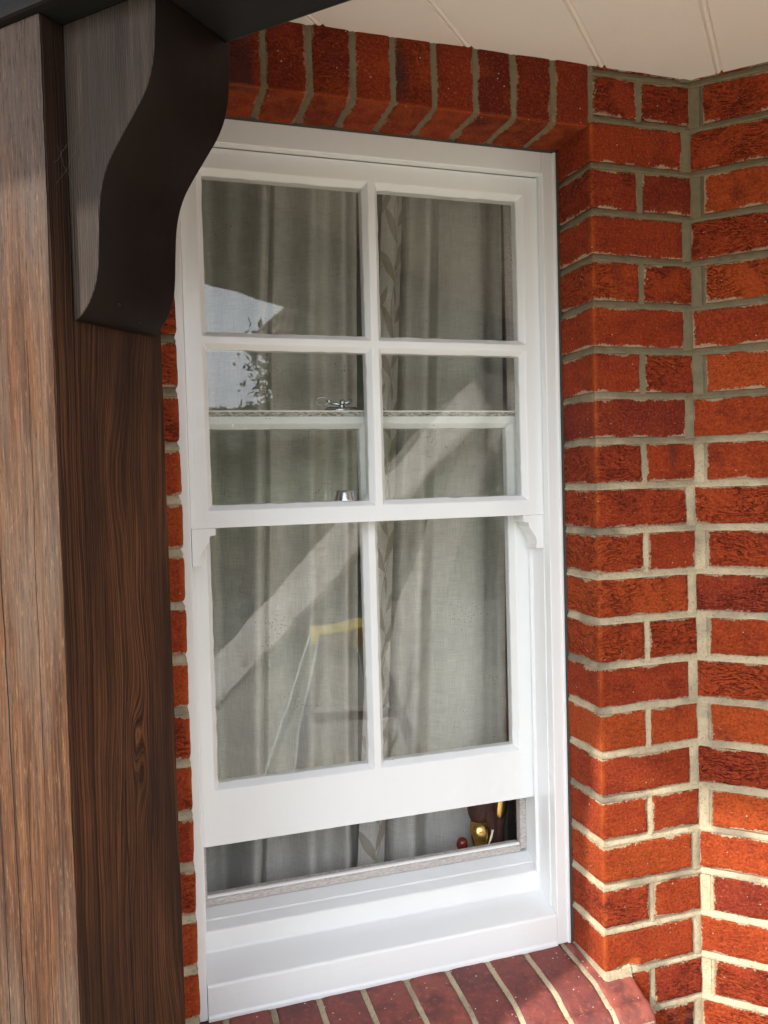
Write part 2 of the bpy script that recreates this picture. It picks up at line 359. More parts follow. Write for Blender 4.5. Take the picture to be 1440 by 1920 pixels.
def mat_weathered():
    m, nt, bs = new_mat('weathered_brown_timber')
    tc = nt.nodes.new('ShaderNodeTexCoord'); sep = nt.nodes.new('ShaderNodeSeparateXYZ'); L(nt, tc.outputs['Object'], sep.inputs[0])
    fib = noise_n(nt, coords(nt, (300, 300, 5)), 1.0, 6, 0.72, 0.3)
    mid = noise_n(nt, coords(nt, (75, 75, 2.5)), 1.0, 5, 0.7, 0.6)
    tone = noise_n(nt, coords(nt, (14, 14, 2.2)), 1.0, 4, 0.6)
    short = noise_n(nt, coords(nt, (500, 500, 45)), 1.0, 4, 0.7)
    f = math_n(nt, 'ADD', math_n(nt, 'MULTIPLY', fib, 0.55), math_n(nt, 'MULTIPLY', mid, 0.45))
    c = ramp(nt, f, [(0.35, (0.011, 0.0065, 0.005)), (0.45, (0.040, 0.018, 0.010)), (0.55, (0.088, 0.039, 0.018)), (0.68, (0.135, 0.071, 0.038))])
    c = mixc(nt, ramp(nt, tone, [(0.48, (0, 0, 0)), (0.66, (.75, .75, .75))]), c, mixc(nt, fib, (0.032, 0.023, 0.018), (0.135, 0.098, 0.072)))
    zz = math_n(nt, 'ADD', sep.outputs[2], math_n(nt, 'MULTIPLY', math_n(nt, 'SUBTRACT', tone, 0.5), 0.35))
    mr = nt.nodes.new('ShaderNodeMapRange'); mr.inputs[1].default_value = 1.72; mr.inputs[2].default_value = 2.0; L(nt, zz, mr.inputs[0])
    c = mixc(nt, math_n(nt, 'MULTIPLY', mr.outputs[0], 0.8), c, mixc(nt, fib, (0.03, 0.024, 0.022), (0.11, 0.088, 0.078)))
    c = mixc(nt, math_n(nt, 'MULTIPLY', ramp(nt, short, [(0.58, (0, 0, 0)), (0.68, (1, 1, 1))]), 0.5), c, (0.20, 0.120, 0.066))
    c = mixc(nt, math_n(nt, 'MULTIPLY', ramp(nt, short, [(0.34, (1, 1, 1)), (0.43, (0, 0, 0))]), 0.75), c, (0.02, 0.012, 0.009))
    # long drying cracks
    wobz = math_n(nt, 'MULTIPLY', math_n(nt, 'SUBTRACT', noise_n(nt, coords(nt, (.1, .1, 9)), 1.0, 4, 0.6), 0.5), 0.007)
    tot = None
    for (x0, slope, zt, wd) in ((-0.0064, 0.016, 1.62, .0011), (0.018, 0.004, 1.28, .0006), (-0.028, .006, 1.9, .0009), (0.045, -.003, 1.75, .0005), (-.06, .003, 1.5, .001)):
        xx = math_n(nt, 'ADD', math_n(nt, 'SUBTRACT', sep.outputs[0], x0), math_n(nt, 'MULTIPLY', math_n(nt, 'SUBTRACT', sep.outputs[2], 1.311), slope))
        k = math_n(nt, 'LESS_THAN', math_n(nt, 'ABSOLUTE', math_n(nt, 'ADD', xx, wobz)), math_n(nt, 'MULTIPLY', mid, wd * 1.7))
        k = math_n(nt, 'MULTIPLY', k, math_n(nt, 'LESS_THAN', sep.outputs[2], zt))
        tot = k if tot is None else math_n(nt, 'MAXIMUM', tot, k)
    c = mixc(nt, tot, c, (0.008, 0.006, 0.005))
    L(nt, c, bs.inputs['Base Color']); bs.inputs['Roughness'].default_value = 0.85; bs.inputs['Specular IOR Level'].default_value = 0.15
    h = math_n(nt, 'SUBTRACT', math_n(nt, 'ADD', f, math_n(nt, 'MULTIPLY', short, .4)), math_n(nt, 'MULTIPLY', tot, 1.5))
    L(nt, bump_n(nt, h, 1.0, 0.0018), bs.inputs['Normal'])
    return m
M_POST_FRONT = mat_weathered()
M_BRACKET_FACE = mat_grain('weathered_grey_timber', (0.012, 0.0078, 0.0057), (0.056, 0.036, 0.025), 0, 300, 0.7, 0.012,
                           pale=(0.066, 0.045, 0.033), bumps=1.0)
def mat_stain(*a, **k):
    m = mat_simple(*a, **k); m.node_tree.nodes['Principled BSDF'].inputs['Specular IOR Level'].default_value = 0.12
    return m
M_BRACKET = mat_stain('black_brown_stain', (0.010, 0.0065, 0.0055), 0.48, nscale=14, var=0.6, bump=0.45)
def mat_glass():
    m, nt, bs = new_mat('old_window_glass')
    nt.nodes.remove(bs); out = nt.nodes['Material Output']
    geo = nt.nodes.new('ShaderNodeNewGeometry')
    fr = nt.nodes.new('ShaderNodeFresnel')
    ior = math_n(nt, 'ADD', math_n(nt, 'MULTIPLY', geo.outputs['Backfacing'], 1 / 1.55 - 1.55), 1.55)
    L(nt, ior, fr.inputs['IOR'])
    v = coords(nt)
    nrm = bump_n(nt, noise_n(nt, v, 9, 1, 0.3), 0.05, 0.01)
    tr = nt.nodes.new('ShaderNodeBsdfTransparent'); tr.inputs[0].default_value = (0.975, 0.98, 0.968, 1)
    gl = nt.nodes.new('ShaderNodeBsdfGlossy'); gl.inputs['Roughness'].default_value = 0.0
    L(nt, nrm, gl.inputs['Normal'])
    mx = nt.nodes.new('ShaderNodeMixShader')
    L(nt, fr.outputs[0], mx.inputs[0]); L(nt, tr.outputs[0], mx.inputs[1]); L(nt, gl.outputs[0], mx.inputs[2])
    df = nt.nodes.new('ShaderNodeBsdfDiffuse'); df.inputs[0].default_value = (0.10, 0.095, 0.08, 1)
    sp = nt.nodes.new('ShaderNodeTexVoronoi'); sp.inputs['Scale'].default_value = 170; L(nt, v, sp.inputs['Vector'])
    spm = math_n(nt, 'MULTIPLY', math_n(nt, 'LESS_THAN', sp.outputs['Distance'], 0.14),
                 math_n(nt, 'GREATER_THAN', noise_n(nt, v, 14, 3, 0.6), 0.63))
    mx2 = nt.nodes.new('ShaderNodeMixShader')
    L(nt, math_n(nt, 'MULTIPLY', spm, 0.8), mx2.inputs[0]); L(nt, mx.outputs[0], mx2.inputs[1]); L(nt, df.outputs[0], mx2.inputs[2])
    df2 = nt.nodes.new('ShaderNodeBsdfDiffuse'); df2.inputs[0].default_value = (0.6, 0.6, 0.58, 1)
    sm = math_n(nt, 'MULTIPLY', ramp(nt, noise_n(nt, coords(nt, (3, 3, 9)), 3, 6, 0.7, 1.0), [(0.45, (0, 0, 0)), (0.75, (1, 1, 1))]), 0.045)
    mx3 = nt.nodes.new('ShaderNodeMixShader'); L(nt, sm, mx3.inputs[0]); L(nt, mx2.outputs[0], mx3.inputs[1]); L(nt, df2.outputs[0], mx3.inputs[2])
    L(nt, mx3.outputs[0], out.inputs[0])
    return m
M_GLASS = mat_glass()
def mat_curtain(name, leaf=False):
    m, nt, bs = new_mat(name)
    out = nt.nodes['Material Output']; nt.nodes.remove(bs)
    u = attr(nt, 'cu')
    tc = nt.nodes.new('ShaderNodeTexCoord'); sep = nt.nodes.new('ShaderNodeSeparateXYZ'); L(nt, tc.outputs['Object'], sep.inputs[0])
    cmb = nt.nodes.new('ShaderNodeCombineXYZ'); L(nt, u, cmb.inputs[0]); L(nt, sep.outputs[2], cmb.inputs[2])
    v = cmb.outputs[0]
    w1 = noise_n(nt, coords(nt, (24, 1, 620), vec=v), 1, 4, 0.65); w2 = noise_n(nt, coords(nt, (620, 1, 22), vec=v), 1, 3, 0.6)
    wv = math_n(nt, 'MULTIPLY', math_n(nt, 'ADD', w1, w2), 0.5)
    c = mixc(nt, ramp(nt, wv, [(0.35, (0, 0, 0)), (0.65, (1, 1, 1))]), (0.53, 0.515, 0.475), (0.80, 0.785, 0.735))
    if leaf:
        PER = 0.19
        zm = math_n(nt, 'MODULO', math_n(nt, 'ADD', sep.outputs[2], 10.0), PER)
        wob = math_n(nt, 'MULTIPLY', math_n(nt, 'SUBTRACT', noise_n(nt, v, 22, 2), 0.5), 0.012)
        uu = math_n(nt, 'ADD', u, wob)
        tot = None
        for (u0, z0, ru, rz, an) in ((.022, .035, .011, .040, 38), (.068, .060, .012, .046, -34), (.030, .112, .011, .042, 30), (.078, .140, .010, .036, -42), (.052, .168, .006, .020, 10), (.010, .160, .008, .028, -25), (.095, .02, .009, .03, 25)):
            ca, sa = math.cos(RAD(an)), math.sin(RAD(an))
            du = math_n(nt, 'SUBTRACT', uu, u0); dz = math_n(nt, 'SUBTRACT', zm, z0)
            p = math_n(nt, 'DIVIDE', math_n(nt, 'ADD', math_n(nt, 'MULTIPLY', du, ca), math_n(nt, 'MULTIPLY', dz, sa)), ru)
            q = math_n(nt, 'DIVIDE', math_n(nt, 'SUBTRACT', math_n(nt, 'MULTIPLY', dz, ca), math_n(nt, 'MULTIPLY', du, sa)), rz)
            k = math_n(nt, 'LESS_THAN', math_n(nt, 'ADD', math_n(nt, 'ABSOLUTE', p), math_n(nt, 'MULTIPLY', q, q)), 1.0)
            tot = k if tot is None else math_n(nt, 'MAXIMUM', tot, k)
        stem = math_n(nt, 'LESS_THAN', math_n(nt, 'ABSOLUTE', math_n(nt, 'SUBTRACT', math_n(nt, 'SUBTRACT', uu, 0.048), math_n(nt, 'MULTIPLY', math_n(nt, 'SINE', math_n(nt, 'MULTIPLY', zm, 33.07)), .012))), .0016)
        tot = math_n(nt, 'MAXIMUM', tot, stem)
        c = mixc(nt, math_n(nt, 'MULTIPLY', tot, .85), c, (0.42, 0.37, 0.29))
    d = nt.nodes.new('ShaderNodeBsdfDiffuse'); L(nt, c, d.inputs[0])
    t = nt.nodes.new('ShaderNodeBsdfTranslucent'); L(nt, c, t.inputs[0])
    nrm = bump_n(nt, wv, 0.5, 0.0014); L(nt, nrm, d.inputs['Normal'])
    mx = nt.nodes.new('ShaderNodeMixShader'); mx.inputs[0].default_value = 0.15
    L(nt, d.outputs[0], mx.inputs[1]); L(nt, t.outputs[0], mx.inputs[2]); L(nt, mx.outputs[0], out.inputs[0])
    return m
M_CURTAIN = mat_curtain('linen_lining'); M_LEAFCLOTH = mat_curtain('leaf_print_cloth', True)

# ------------------------------------------------------------------ object helpers
def thing(name, label, cat, loc, rotz=0.0, group=None):
    o = bpy.data.objects.new(name, None); COL.objects.link(o)
    o.location = loc; o.rotation_euler = (0, 0, rotz); o.empty_display_size = 0.1
    o['label'] = label; o['category'] = cat
    if group: o['group'] = group
    return o
def tag(o, label, cat, group=None):
    o['label'] = label; o['category'] = cat
    if group: o['group'] = group
    return o
def pmat(p):
    if p is None: return Matrix.Identity(4)
    m = Matrix.Translation(p.location) @ p.rotation_euler.to_matrix().to_4x4()
    return pmat(p.parent) @ m
def link(name, bm, mats, parent=None, origin=None, smooth=False, bevel=0.0, segs=2):
    """bm in world coordinates -> ONE mesh object under parent (or with its origin at 'origin')"""
    me = bpy.data.meshes.new(name)
    base = pmat(parent) if parent is not None else Matrix.Translation(origin or Vector((0, 0, 0)))
    bm.transform(base.inverted())
    bm.to_mesh(me); bm.free()
    for mt in (mats if isinstance(mats, (list, tuple)) else [mats]): me.materials.append(mt)
    if smooth:
        for p in me.polygons: p.use_smooth = True
    o = bpy.data.objects.new(name, me); COL.objects.link(o)
    if parent is not None: o.parent = parent
    elif origin is not None: o.location = origin
    if bevel > 0:
        b = o.modifiers.new('bevel', 'BEVEL'); b.width = bevel; b.segments = segs; b.limit_method = 'ANGLE'; b.angle_limit = RAD(32)
        b.harden_normals = False
    return o
def BM(): return bmesh.new()
def hexa(bm, pts, mi=0):
    v = [bm.verts.new(p) for p in pts]
    for f in ((0, 3, 2, 1), (4, 5, 6, 7), (0, 1, 5, 4), (1, 2, 6, 5), (2, 3, 7, 6), (3, 0, 4, 7)):
        bm.faces.new([v[i] for i in f]).material_index = mi
    return v
def box(bm, F, a0, a1, b0, b1, c0, c1, mi=0):
    hexa(bm, [F(a0, b0, c0), F(a1, b0, c0), F(a1, b1, c0), F(a0, b1, c0), F(a0, b0, c1), F(a1, b0, c1), F(a1, b1, c1), F(a0, b1, c1)], mi)
def prism(bm, prof, ext0, ext1, mi_side=0, mi_cap=0):
    """closed polygon prof -> functions ext0/ext1 map (p,q) to world"""
    a = [bm.verts.new(ext0(p, q)) for p, q in prof]; b = [bm.verts.new(ext1(p, q)) for p, q in prof]
    n = len(prof)
    bm.faces.new(a).material_index = mi_cap; bm.faces.new(list(reversed(b))).material_index = mi_cap
    for i in range(n):
        bm.faces.new((a[i], b[i], b[(i + 1) % n], a[(i + 1) % n])).material_index = mi_side
def fix(bm):
    bmesh.ops.recalc_face_normals(bm, faces=bm.faces[:]); return bm
def tube(bm, pts, r, n=8, taper=None):
    rings = []
    for i, p in enumerate(pts):
        p = Vector(p)
        d = (Vector(pts[min(i + 1, len(pts) - 1)]) - Vector(pts[max(i - 1, 0)])).normalized()
        a = d.cross(Vector((0, 0, 1)) if abs(d.z) < 0.9 else Vector((1, 0, 0))).normalized(); b = d.cross(a)
        rr = r if taper is None else r * taper[i]
        rings.append([bm.verts.new(p + (a * math.cos(6.2832 * k / n) + b * math.sin(6.2832 * k / n)) * rr) for k in range(n)])
    for q0, q1 in zip(rings, rings[1:]):
        for k in range(n): bm.faces.new((q0[k], q0[(k + 1) % n], q1[(k + 1) % n], q1[k]))
    bm.faces.new(list(reversed(rings[0]))); bm.faces.new(rings[-1])
def ellipsoid(bm, c, r, F=None, seg=20, rot=None):
    mat = Matrix.Translation(c)
    if rot is not None: mat = mat @ rot
    mat = mat @ Matrix.Diagonal((*r, 1))
    bmesh.ops.create_uvsphere(bm, u_segments=seg, v_segments=seg // 2, radius=1.0, matrix=mat)

# ------------------------------------------------------------------ brickwork
class Bricks:
    """many bricks in one mesh: each brick is its own little displaced shell"""
    def __init__(s): s.v = []; s.f = []; s.bid = []; s.edge = []; s.chip = []; s.mi = []
    def brick(s, P, a0, a1, z0, z1, cell=0.004, depth=0.012, bid=None, proud=0.0015, rough=1.0, chip=None, amin=None, rnd=0.0022):
        """P(a, z, d): point at path length a, height z, d outward"""
        bid = random.random() if bid is None else bid
        na = max(3, int(round((a1 - a0) / cell))); nz = max(3, int(round((z1 - z0) / cell)))
        sd = Vector((bid * 113.7, bid * 57.1, bid * 31.3))
        base = len(s.v); tx = random.uniform(-.0009, .0009); tz = random.uniform(-.0009, .0009)
        e = min(0.003, (z1 - z0) * 0.08)
        def param(i, n, lo, hi):
            if n < 6: return lo + (hi - lo) * i / n
            if i == 0: return lo
            if i == n: return hi
            return lo + e + (hi - lo - 2 * e) * (i - 1) / (n - 2)
        for j in range(nz + 1):
            for i in range(na + 1):
                a = param(i, na, a0, a1); z = param(j, nz, z0, z1)
                if a0 < -.01 and a1 > .01 and abs(a) < (a1 - a0) / na * .52: a = 0.0
                if z0 < -.01 and z1 > .01 and z1 - z0 > .12 and abs(z) < (z1 - z0) / nz * .52: z = 0.0
                fa = (a - a0) / (a1 - a0) * 2 - 1; fz = (z - z0) / (z1 - z0) * 2 - 1
                dist = min(a - a0, a1 - a, z - z0, z1 - z)
                q = Vector((a * 40, z * 40, 0)) + sd
                wob = noise.noise(q) * 0.0013 + noise.noise(q * 5) * 0.0008
                wob2 = noise.noise(q + Vector((9, 9, 9))) * 0.0013 + noise.noise(q * 5 + Vector((5, 1, 3))) * 0.0008
                wa = wob * rough * (abs(fa) ** 6); wz = wob2 * rough * (abs(fz) ** 6)
                d = proud + tx * fa + tz * fz + rough * (noise.noise(q * 0.8) * 0.0009 + noise.noise(q * 3.1) * 0.00045)
                if dist < 1e-6: d -= rnd
                elif dist < e * 1.2: d -= rnd * 0.22
                ch = 0.0
                if chip:
                    ca, cz, cr, cd = chip
                    k = math.hypot((a - ca) / cr, (z - cz) / (cr * 0.62)) + 0.25 * noise.noise(Vector((a * 160, z * 160, 3)))
                    if k < 1: ch = min(1.0, (1 - k) * 5); d -= cd * min(1, (1 - k) * 2.2) * (0.75 + 0.5 * noise.noise(Vector((a * 120, z * 120, 7))))
                if a0 < -.01 and a1 > .01 and z1 - z0 < .12 and abs(a) < .007 and ch == 0:
                    ch = max(0, (1 - abs(a) / .007)) * (.55 + .6 * noise.noise(Vector((z * 45, bid * 9, 4))))
                if z0 < -.01 and z1 - z0 > .12:
                    if z <= 0: ch = 0.20 + 0.35 * noise.noise(q * 1.1)  # underside of the arch tinted orange: painted light bounced up from below
                    if abs(z) < 1e-6: ch = 0.5
                    ch = max(0, min(1, ch))
                s.v.append(P(a + wa, z + wz, d)); s.bid.append(bid); s.edge.append(dist); s.chip.append(ch)
        W1 = na + 1
        for j in range(nz):
            for i in range(na):
                s.f.append((base + j * W1 + i, base + j * W1 + i + 1, base + (j + 1) * W1 + i + 1, base + (j + 1) * W1 + i)); s.mi.append(0)
        loop = [base + i for i in range(na + 1)] + [base + j * W1 + na for j in range(1, nz + 1)] + \
               [base + nz * W1 + i for i in range(na - 1, -1, -1)] + [base + j * W1 for j in range(nz - 1, 0, -1)]
        lp = [(a0 + (a1 - a0) * i / na, z0) for i in range(na + 1)] + [(a1, z0 + (z1 - z0) * j / nz) for j in range(1, nz + 1)] + \
             [(a0 + (a1 - a0) * i / na, z1) for i in range(na - 1, -1, -1)] + [(a0, z0 + (z1 - z0) * j / nz) for j in range(nz - 1, 0, -1)]
        b2 = len(s.v)
        for (a, z) in lp:
            s.v.append(P(a, z, -depth)); s.bid.append(bid); s.edge.append(0.02); s.chip.append(0)
        n = len(loop)
        for k in range(n):
            s.f.append((loop[k], b2 + k, b2 + (k + 1) % n, loop[(k + 1) % n])); s.mi.append(0)
    def strip(s, P, prof, a0, a1, along='a', step=0.006, jit=0.0008, mi=1):
        """mortar joint: prof = [(offset across, outward)] swept from a0 to a1"""
        n = max(2, int((a1 - a0) / step)); base = len(s.v); k = len(prof)
        for i in range(n + 1):
            a = a0 + (a1 - a0) * i / n
            if a0 < -.01 and a1 > .01 and abs(a) <= (a1 - a0) / n * .5: a = 0.0
            for (q, d) in prof:
                w = noise.noise(Vector((a * 70, q * 70, 2.2))) * jit; w2 = noise.noise(Vector((a * 150, q * 90, 8.2))) * jit
                s.v.append(P(a, q + w, d + w2) if along == 'a' else P(q + w, a, d + w2))
                s.bid.append(0); s.edge.append(0.02); s.chip.append(0)
        for i in range(n):
            for j in range(k - 1):
                s.f.append((base + i * k + j, base + (i + 1) * k + j, base + (i + 1) * k + j + 1, base + i * k + j + 1)); s.mi.append(mi)
    def quad(s, pts, mi=1):
        b = len(s.v)
        for p in pts: s.v.append(p); s.bid.append(0); s.edge.append(0.02); s.chip.append(0)
        s.f.append((b, b + 1, b + 2, b + 3)); s.mi.append(mi)
    def cbox(s, F, a0, a1, b0, b1, c0, c1, mi=1):
        p = [F(a0, b0, c0), F(a1, b0, c0), F(a1, b1, c0), F(a0, b1, c0), F(a0, b0, c1), F(a1, b0, c1), F(a1, b1, c1), F(a0, b1, c1)]
        for f in ((0, 3, 2, 1), (4, 5, 6, 7), (0, 1, 5, 4), (1, 2, 6, 5), (2, 3, 7, 6), (3, 0, 4, 7)): s.quad([p[i] for i in f], mi)
    def build(s, name, mats, parent):
        me = bpy.data.meshes.new(name)
        inv = pmat(parent).inverted()
        me.from_pydata([inv @ v for v in s.v], [], s.f)
        for nm, dat in (('bid', s.bid), ('edge', s.edge), ('chip', s.chip)):
            at = me.attributes.new(nm, 'FLOAT', 'POINT'); at.data.foreach_set('value', dat)
        for mt in mats: me.materials.append(mt)
        me.polygons.foreach_set('material_index', s.mi)
        me.polygons.foreach_set('use_smooth', [True] * len(s.f))
        me.update()
        bm = bmesh.new(); bm.from_mesh(me)
        bmesh.ops.recalc_face_normals(bm, faces=bm.faces[:])
        for e_ in bm.edges:
            if len(e_.link_faces) == 2 and e_.calc_face_angle(0) > RAD(38): e_.smooth = False
        bm.to_mesh(me); bm.free()
        o = bpy.data.objects.new(name, me); COL.objects.link(o); o.parent = parent
        return o

house = thing('brick_house', 'red brick house walls with pale mortar meeting at a corner around the white sash window', 'house', (0, 0, GROUND))
AR, AL = -0.194, -0.862                # arrises of the window opening
RD = 0.105                             # depth of the brick reveal
BED = 0.0062                           # half a bed joint
BEDPROF = lambda z: [(z + BED + .002, -0.006), (z + BED - .0005, -0.0036), (z - BED * .5, 0.0010), (z - BED + .0002, 0.0004), (z - BED - .0005, -0.006)]
PERPPROF = lambda a, h: [(a - h - .0015, -0.006), (a - h, -0.002), (a + h * .4, 0.0003), (a + h, 0.0002), (a + h + .0012, -0.006)]

# path along the right reveal (a<0) and then the wall face (a>0)
def P_win(a, z, d):
    r = 0.0014
    if a < -r: return W(AR - d, -a, z)
    if a > r: return W(AR + a, -d, z)
    th = (a + r) / (2 * r) * math.pi / 2
    cx, ct = AR + r, r
    return W(cx - math.cos(th) * (r + d), ct - math.sin(th) * (r + d), z)
def P_winL(a, z, d):                    # left part: a<0 wall face leftwards, a>0 into the reveal
    r = 0.0014
    if a < -r: return W(AL + a, -d, z)
    if a > r: return W(AL + d, a, z)
    th = (a + r) / (2 * r) * math.pi / 2
    return W(AL - r + math.sin(th) * (r + d), r - math.cos(th) * (r + d), z)
def P_right(a, z, d): return G(a, -d, z)
SILLZ = -1.348
ww = Bricks()
kmin, kmax = -3, 27                     # courses: k from z=-.075k-.075 .. -.075k
CEIL = 0.158
for k in range(kmin, kmax):
    zt, zb = -0.075 * k - BED, -0.075 * (k + 1) + BED
    if zt < GROUND + .02: break
    if zb > CEIL + .012: continue
    near = -1.6 < zb
    cell = 0.004 if near else 0.012
    a_start = -RD if (zt < 0.08 and zb > SILLZ - 0.03) else 0.0035
    if zb >= 0.055: a_start = 0.007
    split = (k % 2 == 0)
    bidf = random.random()
    if k == 5: bidf = 0.0
    if k == 18: a_start = 0.054
    chip = (0.047, zb + .007, 0.021, 0.006) if k == 17 else None
    if split:
        ww.brick(P_win, a_start, 0.0875, zb, zt, cell, bid=bidf)
        ww.brick(P_win, 0.0975, 0.1925, zb, zt, cell)
        ww.strip(P_win, PERPPROF(0.0925, 0.0048), zb - .004, zt + .004, 'z')
    else:
        ww.brick(P_win, a_start, 0.1755, zb, zt, cell, bid=bidf, chip=chip)
        ww.strip(P_win, [(0.1745, -0.006), (0.176, -0.002), (0.184, 0.0006), (0.1905, 0.0003), (0.196, -0.0012)], zb - .004, zt + .004, 'z')
    if zt < 0.16: ww.strip(P_win, BEDPROF(-0.075 * k), -RD if -1.36 < -0.075 * k < 0.05 else (0.003 if k != 18 else 0.05), 0.193)
    # left of the window
    aL = RD if (zt < 0.08 and zb > SILLZ - 0.03) else -0.004
    cl = 0.004 if near else 0.012
    x1 = aL; seg = 0.105 if split else 0.2
    ww.brick(P_winL, -seg, x1, zb, zt, cl)
    x = -seg - 0.010
    while x > -1.3:
        w_ = random.choice([0.215, 0.1025]) ; ww.brick(P_winL, x - w_, x, zb, zt, 0.02); ww.quad([P_winL(x, zb, -.001), P_winL(x + .01, zb, -.001), P_winL(x + .01, zt, -.001), P_winL(x, zt, -.001)]); x -= w_ + 0.010
    ww.strip(P_winL, BEDPROF(-0.075 * k), -0.5, RD if -1.36 < -0.075 * k < 0.05 else 0.0)
# mortar core of the window wall (behind the faces of the bricks)
ww.cbox(W, AR + .004, 0.0, 0.004, 0.235, GROUND, 0.6)
ww.cbox(W, -2.3, AL - .004, 0.004, 0.235, GROUND, 0.6)
ww.cbox(W, AL - .004, AR + .004, 0.004, 0.235, GROUND, -1.42)
ww.cbox(W, AL - .004, AR + .004, 0.004, 0.235, 0.064, 0.6)
# brickwork below the sill (out of sight from the photograph's place)
for k in range(19, 27):
    zt, zb = -0.075 * k - BED, -0.075 * (k + 1) + BED
    if zb < GROUND: break
    x = AL + (0.05 if k % 2 else 0.0)
    while x < AR + .05:
        ww.brick(lambda a, z, d: W(a, -d, z), x, min(x + .215, AR + .052), zb, zt, 0.015); x += .225
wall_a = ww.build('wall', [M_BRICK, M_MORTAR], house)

rw = Bricks()
for k in range(kmin, kmax):
    zt, zb = -0.075 * k - BED, -0.075 * (k + 1) + BED
    if zt < GROUND + .02: break
    if zb > CEIL + .012: continue
    split = (k % 2 == 0)
    x = 0.0205 if split else -0.0012
    first = True
    while x < 2.2:
        w_ = 0.215 if first or random.random() < .6 else 0.1025
        rw.brick(P_right, x, x + w_, zb, zt, (0.004 if x < 0.02 + .1 and zb > -1.6 else 0.012) if x < .5 else 0.03)
        rw.strip(P_right, PERPPROF(x + w_ + .005, 0.0048), zb - .004, zt + .004, 'z', step=.01)
        x += w_ + .010; first = False
    if split: rw.strip(P_right, [(-0.004, -0.001), (0.0015, -0.0012), (0.012, -0.0022), (0.0145, -0.0022), (0.0155, -0.004), (0.0185, -0.001), (0.0215, -0.003)], zb - .004, zt + .004, 'z')
    if zt < .16: rw.strip(P_right, BEDPROF(-0.075 * k), -0.002, 2.2)
rw.cbox(G, 0.0, 2.3, 0.004, 0.235, GROUND, 0.6)
rw.cbox(lambda a, b, c: W(a, b, c), -0.02, 0.16, 0.02, 0.235, GROUND, 0.6)
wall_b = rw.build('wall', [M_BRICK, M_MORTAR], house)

# flat soldier arch over the window: face, then soffit
SOF = 0.060
def P_arch(a, z, d):                   # z here: path, <0 runs back along the soffit
    r = 0.0014
    if z > r: return W(a, -d, SOF + z)
    if z < -r: return W(a, -z, SOF - d)
    th = (r - z) / (2 * r) * math.pi / 2
    return W(a, r - math.cos(th) * (r + d), SOF + r - math.sin(th) * (r + d))
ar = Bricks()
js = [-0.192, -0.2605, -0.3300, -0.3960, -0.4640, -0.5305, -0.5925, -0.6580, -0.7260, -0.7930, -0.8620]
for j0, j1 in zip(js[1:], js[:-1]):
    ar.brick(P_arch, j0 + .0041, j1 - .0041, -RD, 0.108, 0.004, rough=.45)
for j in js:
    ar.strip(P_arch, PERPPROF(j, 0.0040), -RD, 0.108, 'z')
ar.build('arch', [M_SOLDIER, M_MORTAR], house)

# sill of bricks on edge with a bullnosed front
sb = Bricks()
sp = [(0.112, -1.3475)]
def sill_path(s):                      # s measured from the frame outwards
    x = 0.112 - s
    if x > -0.045: return Vector((x, -1.3475 - 0.010 * max(0, (0.112 - x) / 0.112) - (0.014 * ((0.0 - x) / 0.045) if x < 0 else 0))), None
    u = s - 0.157
    R_ = 0.034; th = min(u / R_, math.pi * 0.5)
    t = -0.045 - R_ * math.sin(th + 0.28) + R_ * math.sin(0.28); z = -1.3730 - R_ * (math.cos(0.28) - math.cos(th + 0.28)) 
    if u / R_ > math.pi * 0.5: z -= (u - R_ * math.pi * .5)
    return Vector((t, z)), None
def P_sill(a, s, d):
    p = sill_path(s)[0]; q = sill_path(s + .001)[0]
    tg = (q - p).normalized(); nrm = Vector((tg.y, -tg.x))
    if nrm.y < 0 and s < 0.16: nrm = -nrm
    if s >= 0.16 and nrm.x > 0: nrm = -nrm
    return W(a, p.x + nrm.x * d, p.y + nrm.y * d)
x = -0.145
first = True
while x > AL - 0.06:
    sb.brick(P_sill, x - 0.0655, x, 0.0, 0.275, 0.0045, depth=0.02, rough=0.6)
    sb.strip(P_sill, PERPPROF(x - 0.0655 - 0.00475, 0.0045), 0.0, 0.275, 'z')
    x -= 0.075
sb.cbox(W, AL - .1, -0.149, -0.070, 0.10, -1.43, -1.394)
sb.cbox(W, AL, AR - .002, 0.0, 0.11, -1.394, -1.366)
# end cheek of the last sill brick and the lump of mortar over it
def P_cheek(a, z, d): return W(-0.1462 + d, a, z)
n0 = len(sb.v)
pts = [sill_path(s * 0.275 / 30)[0] for s in range(31)]
for p in pts:
    if p.x < 0.005:
        pass
top = [(p.x, p.y) for p in pts if p.x < 0.02]
for (t0, z0), (t1, z1) in zip(top, top[1:]):
    sb.quad([W(-0.1455, t0, z0), W(-0.1455, t1, z1), W(-0.1455, t1, -1.43), W(-0.1455, t0, -1.43)], 0)
sb.strip(P_win, [(-1.3405, -.004), (-1.3435, .0005), (-1.350, .002), (-1.3575, .0045), (-1.368, .005)], -RD, .0490, jit=.0011, step=.003)
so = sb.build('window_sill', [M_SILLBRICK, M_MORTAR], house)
so['label'] = 'smooth dull red bricks on edge, flecked with white paint'
# mastic pointing between the frame and the brick
cm = BM()
prism(cm, [(-0.2005, 0.1035), (-0.1935, 0.1015), (-0.19, 0.12), (-0.2005, 0.12)], lambda p, q: W(p, q, -1.345), lambda p, q: W(p, q, 0.058))
prism(cm, [(0.0605, 0.1005), (0.0565, 0.1035), (0.0565, 0.12), (0.063, 0.12)], lambda p, q: W(AL, q, p), lambda p, q: W(-0.200, q, p))
fix(cm)
bmesh.ops.subdivide_edges(cm, edges=[e for e in cm.edges if e.calc_length() > .2], cuts=60)
for v in cm.verts: v.co += Vector((noise.noise(v.co * 60), noise.noise(v.co * 60 + Vector((3, 3, 3))), 0)) * 0.0012
link('mastic', cm, M_CAULK, house)

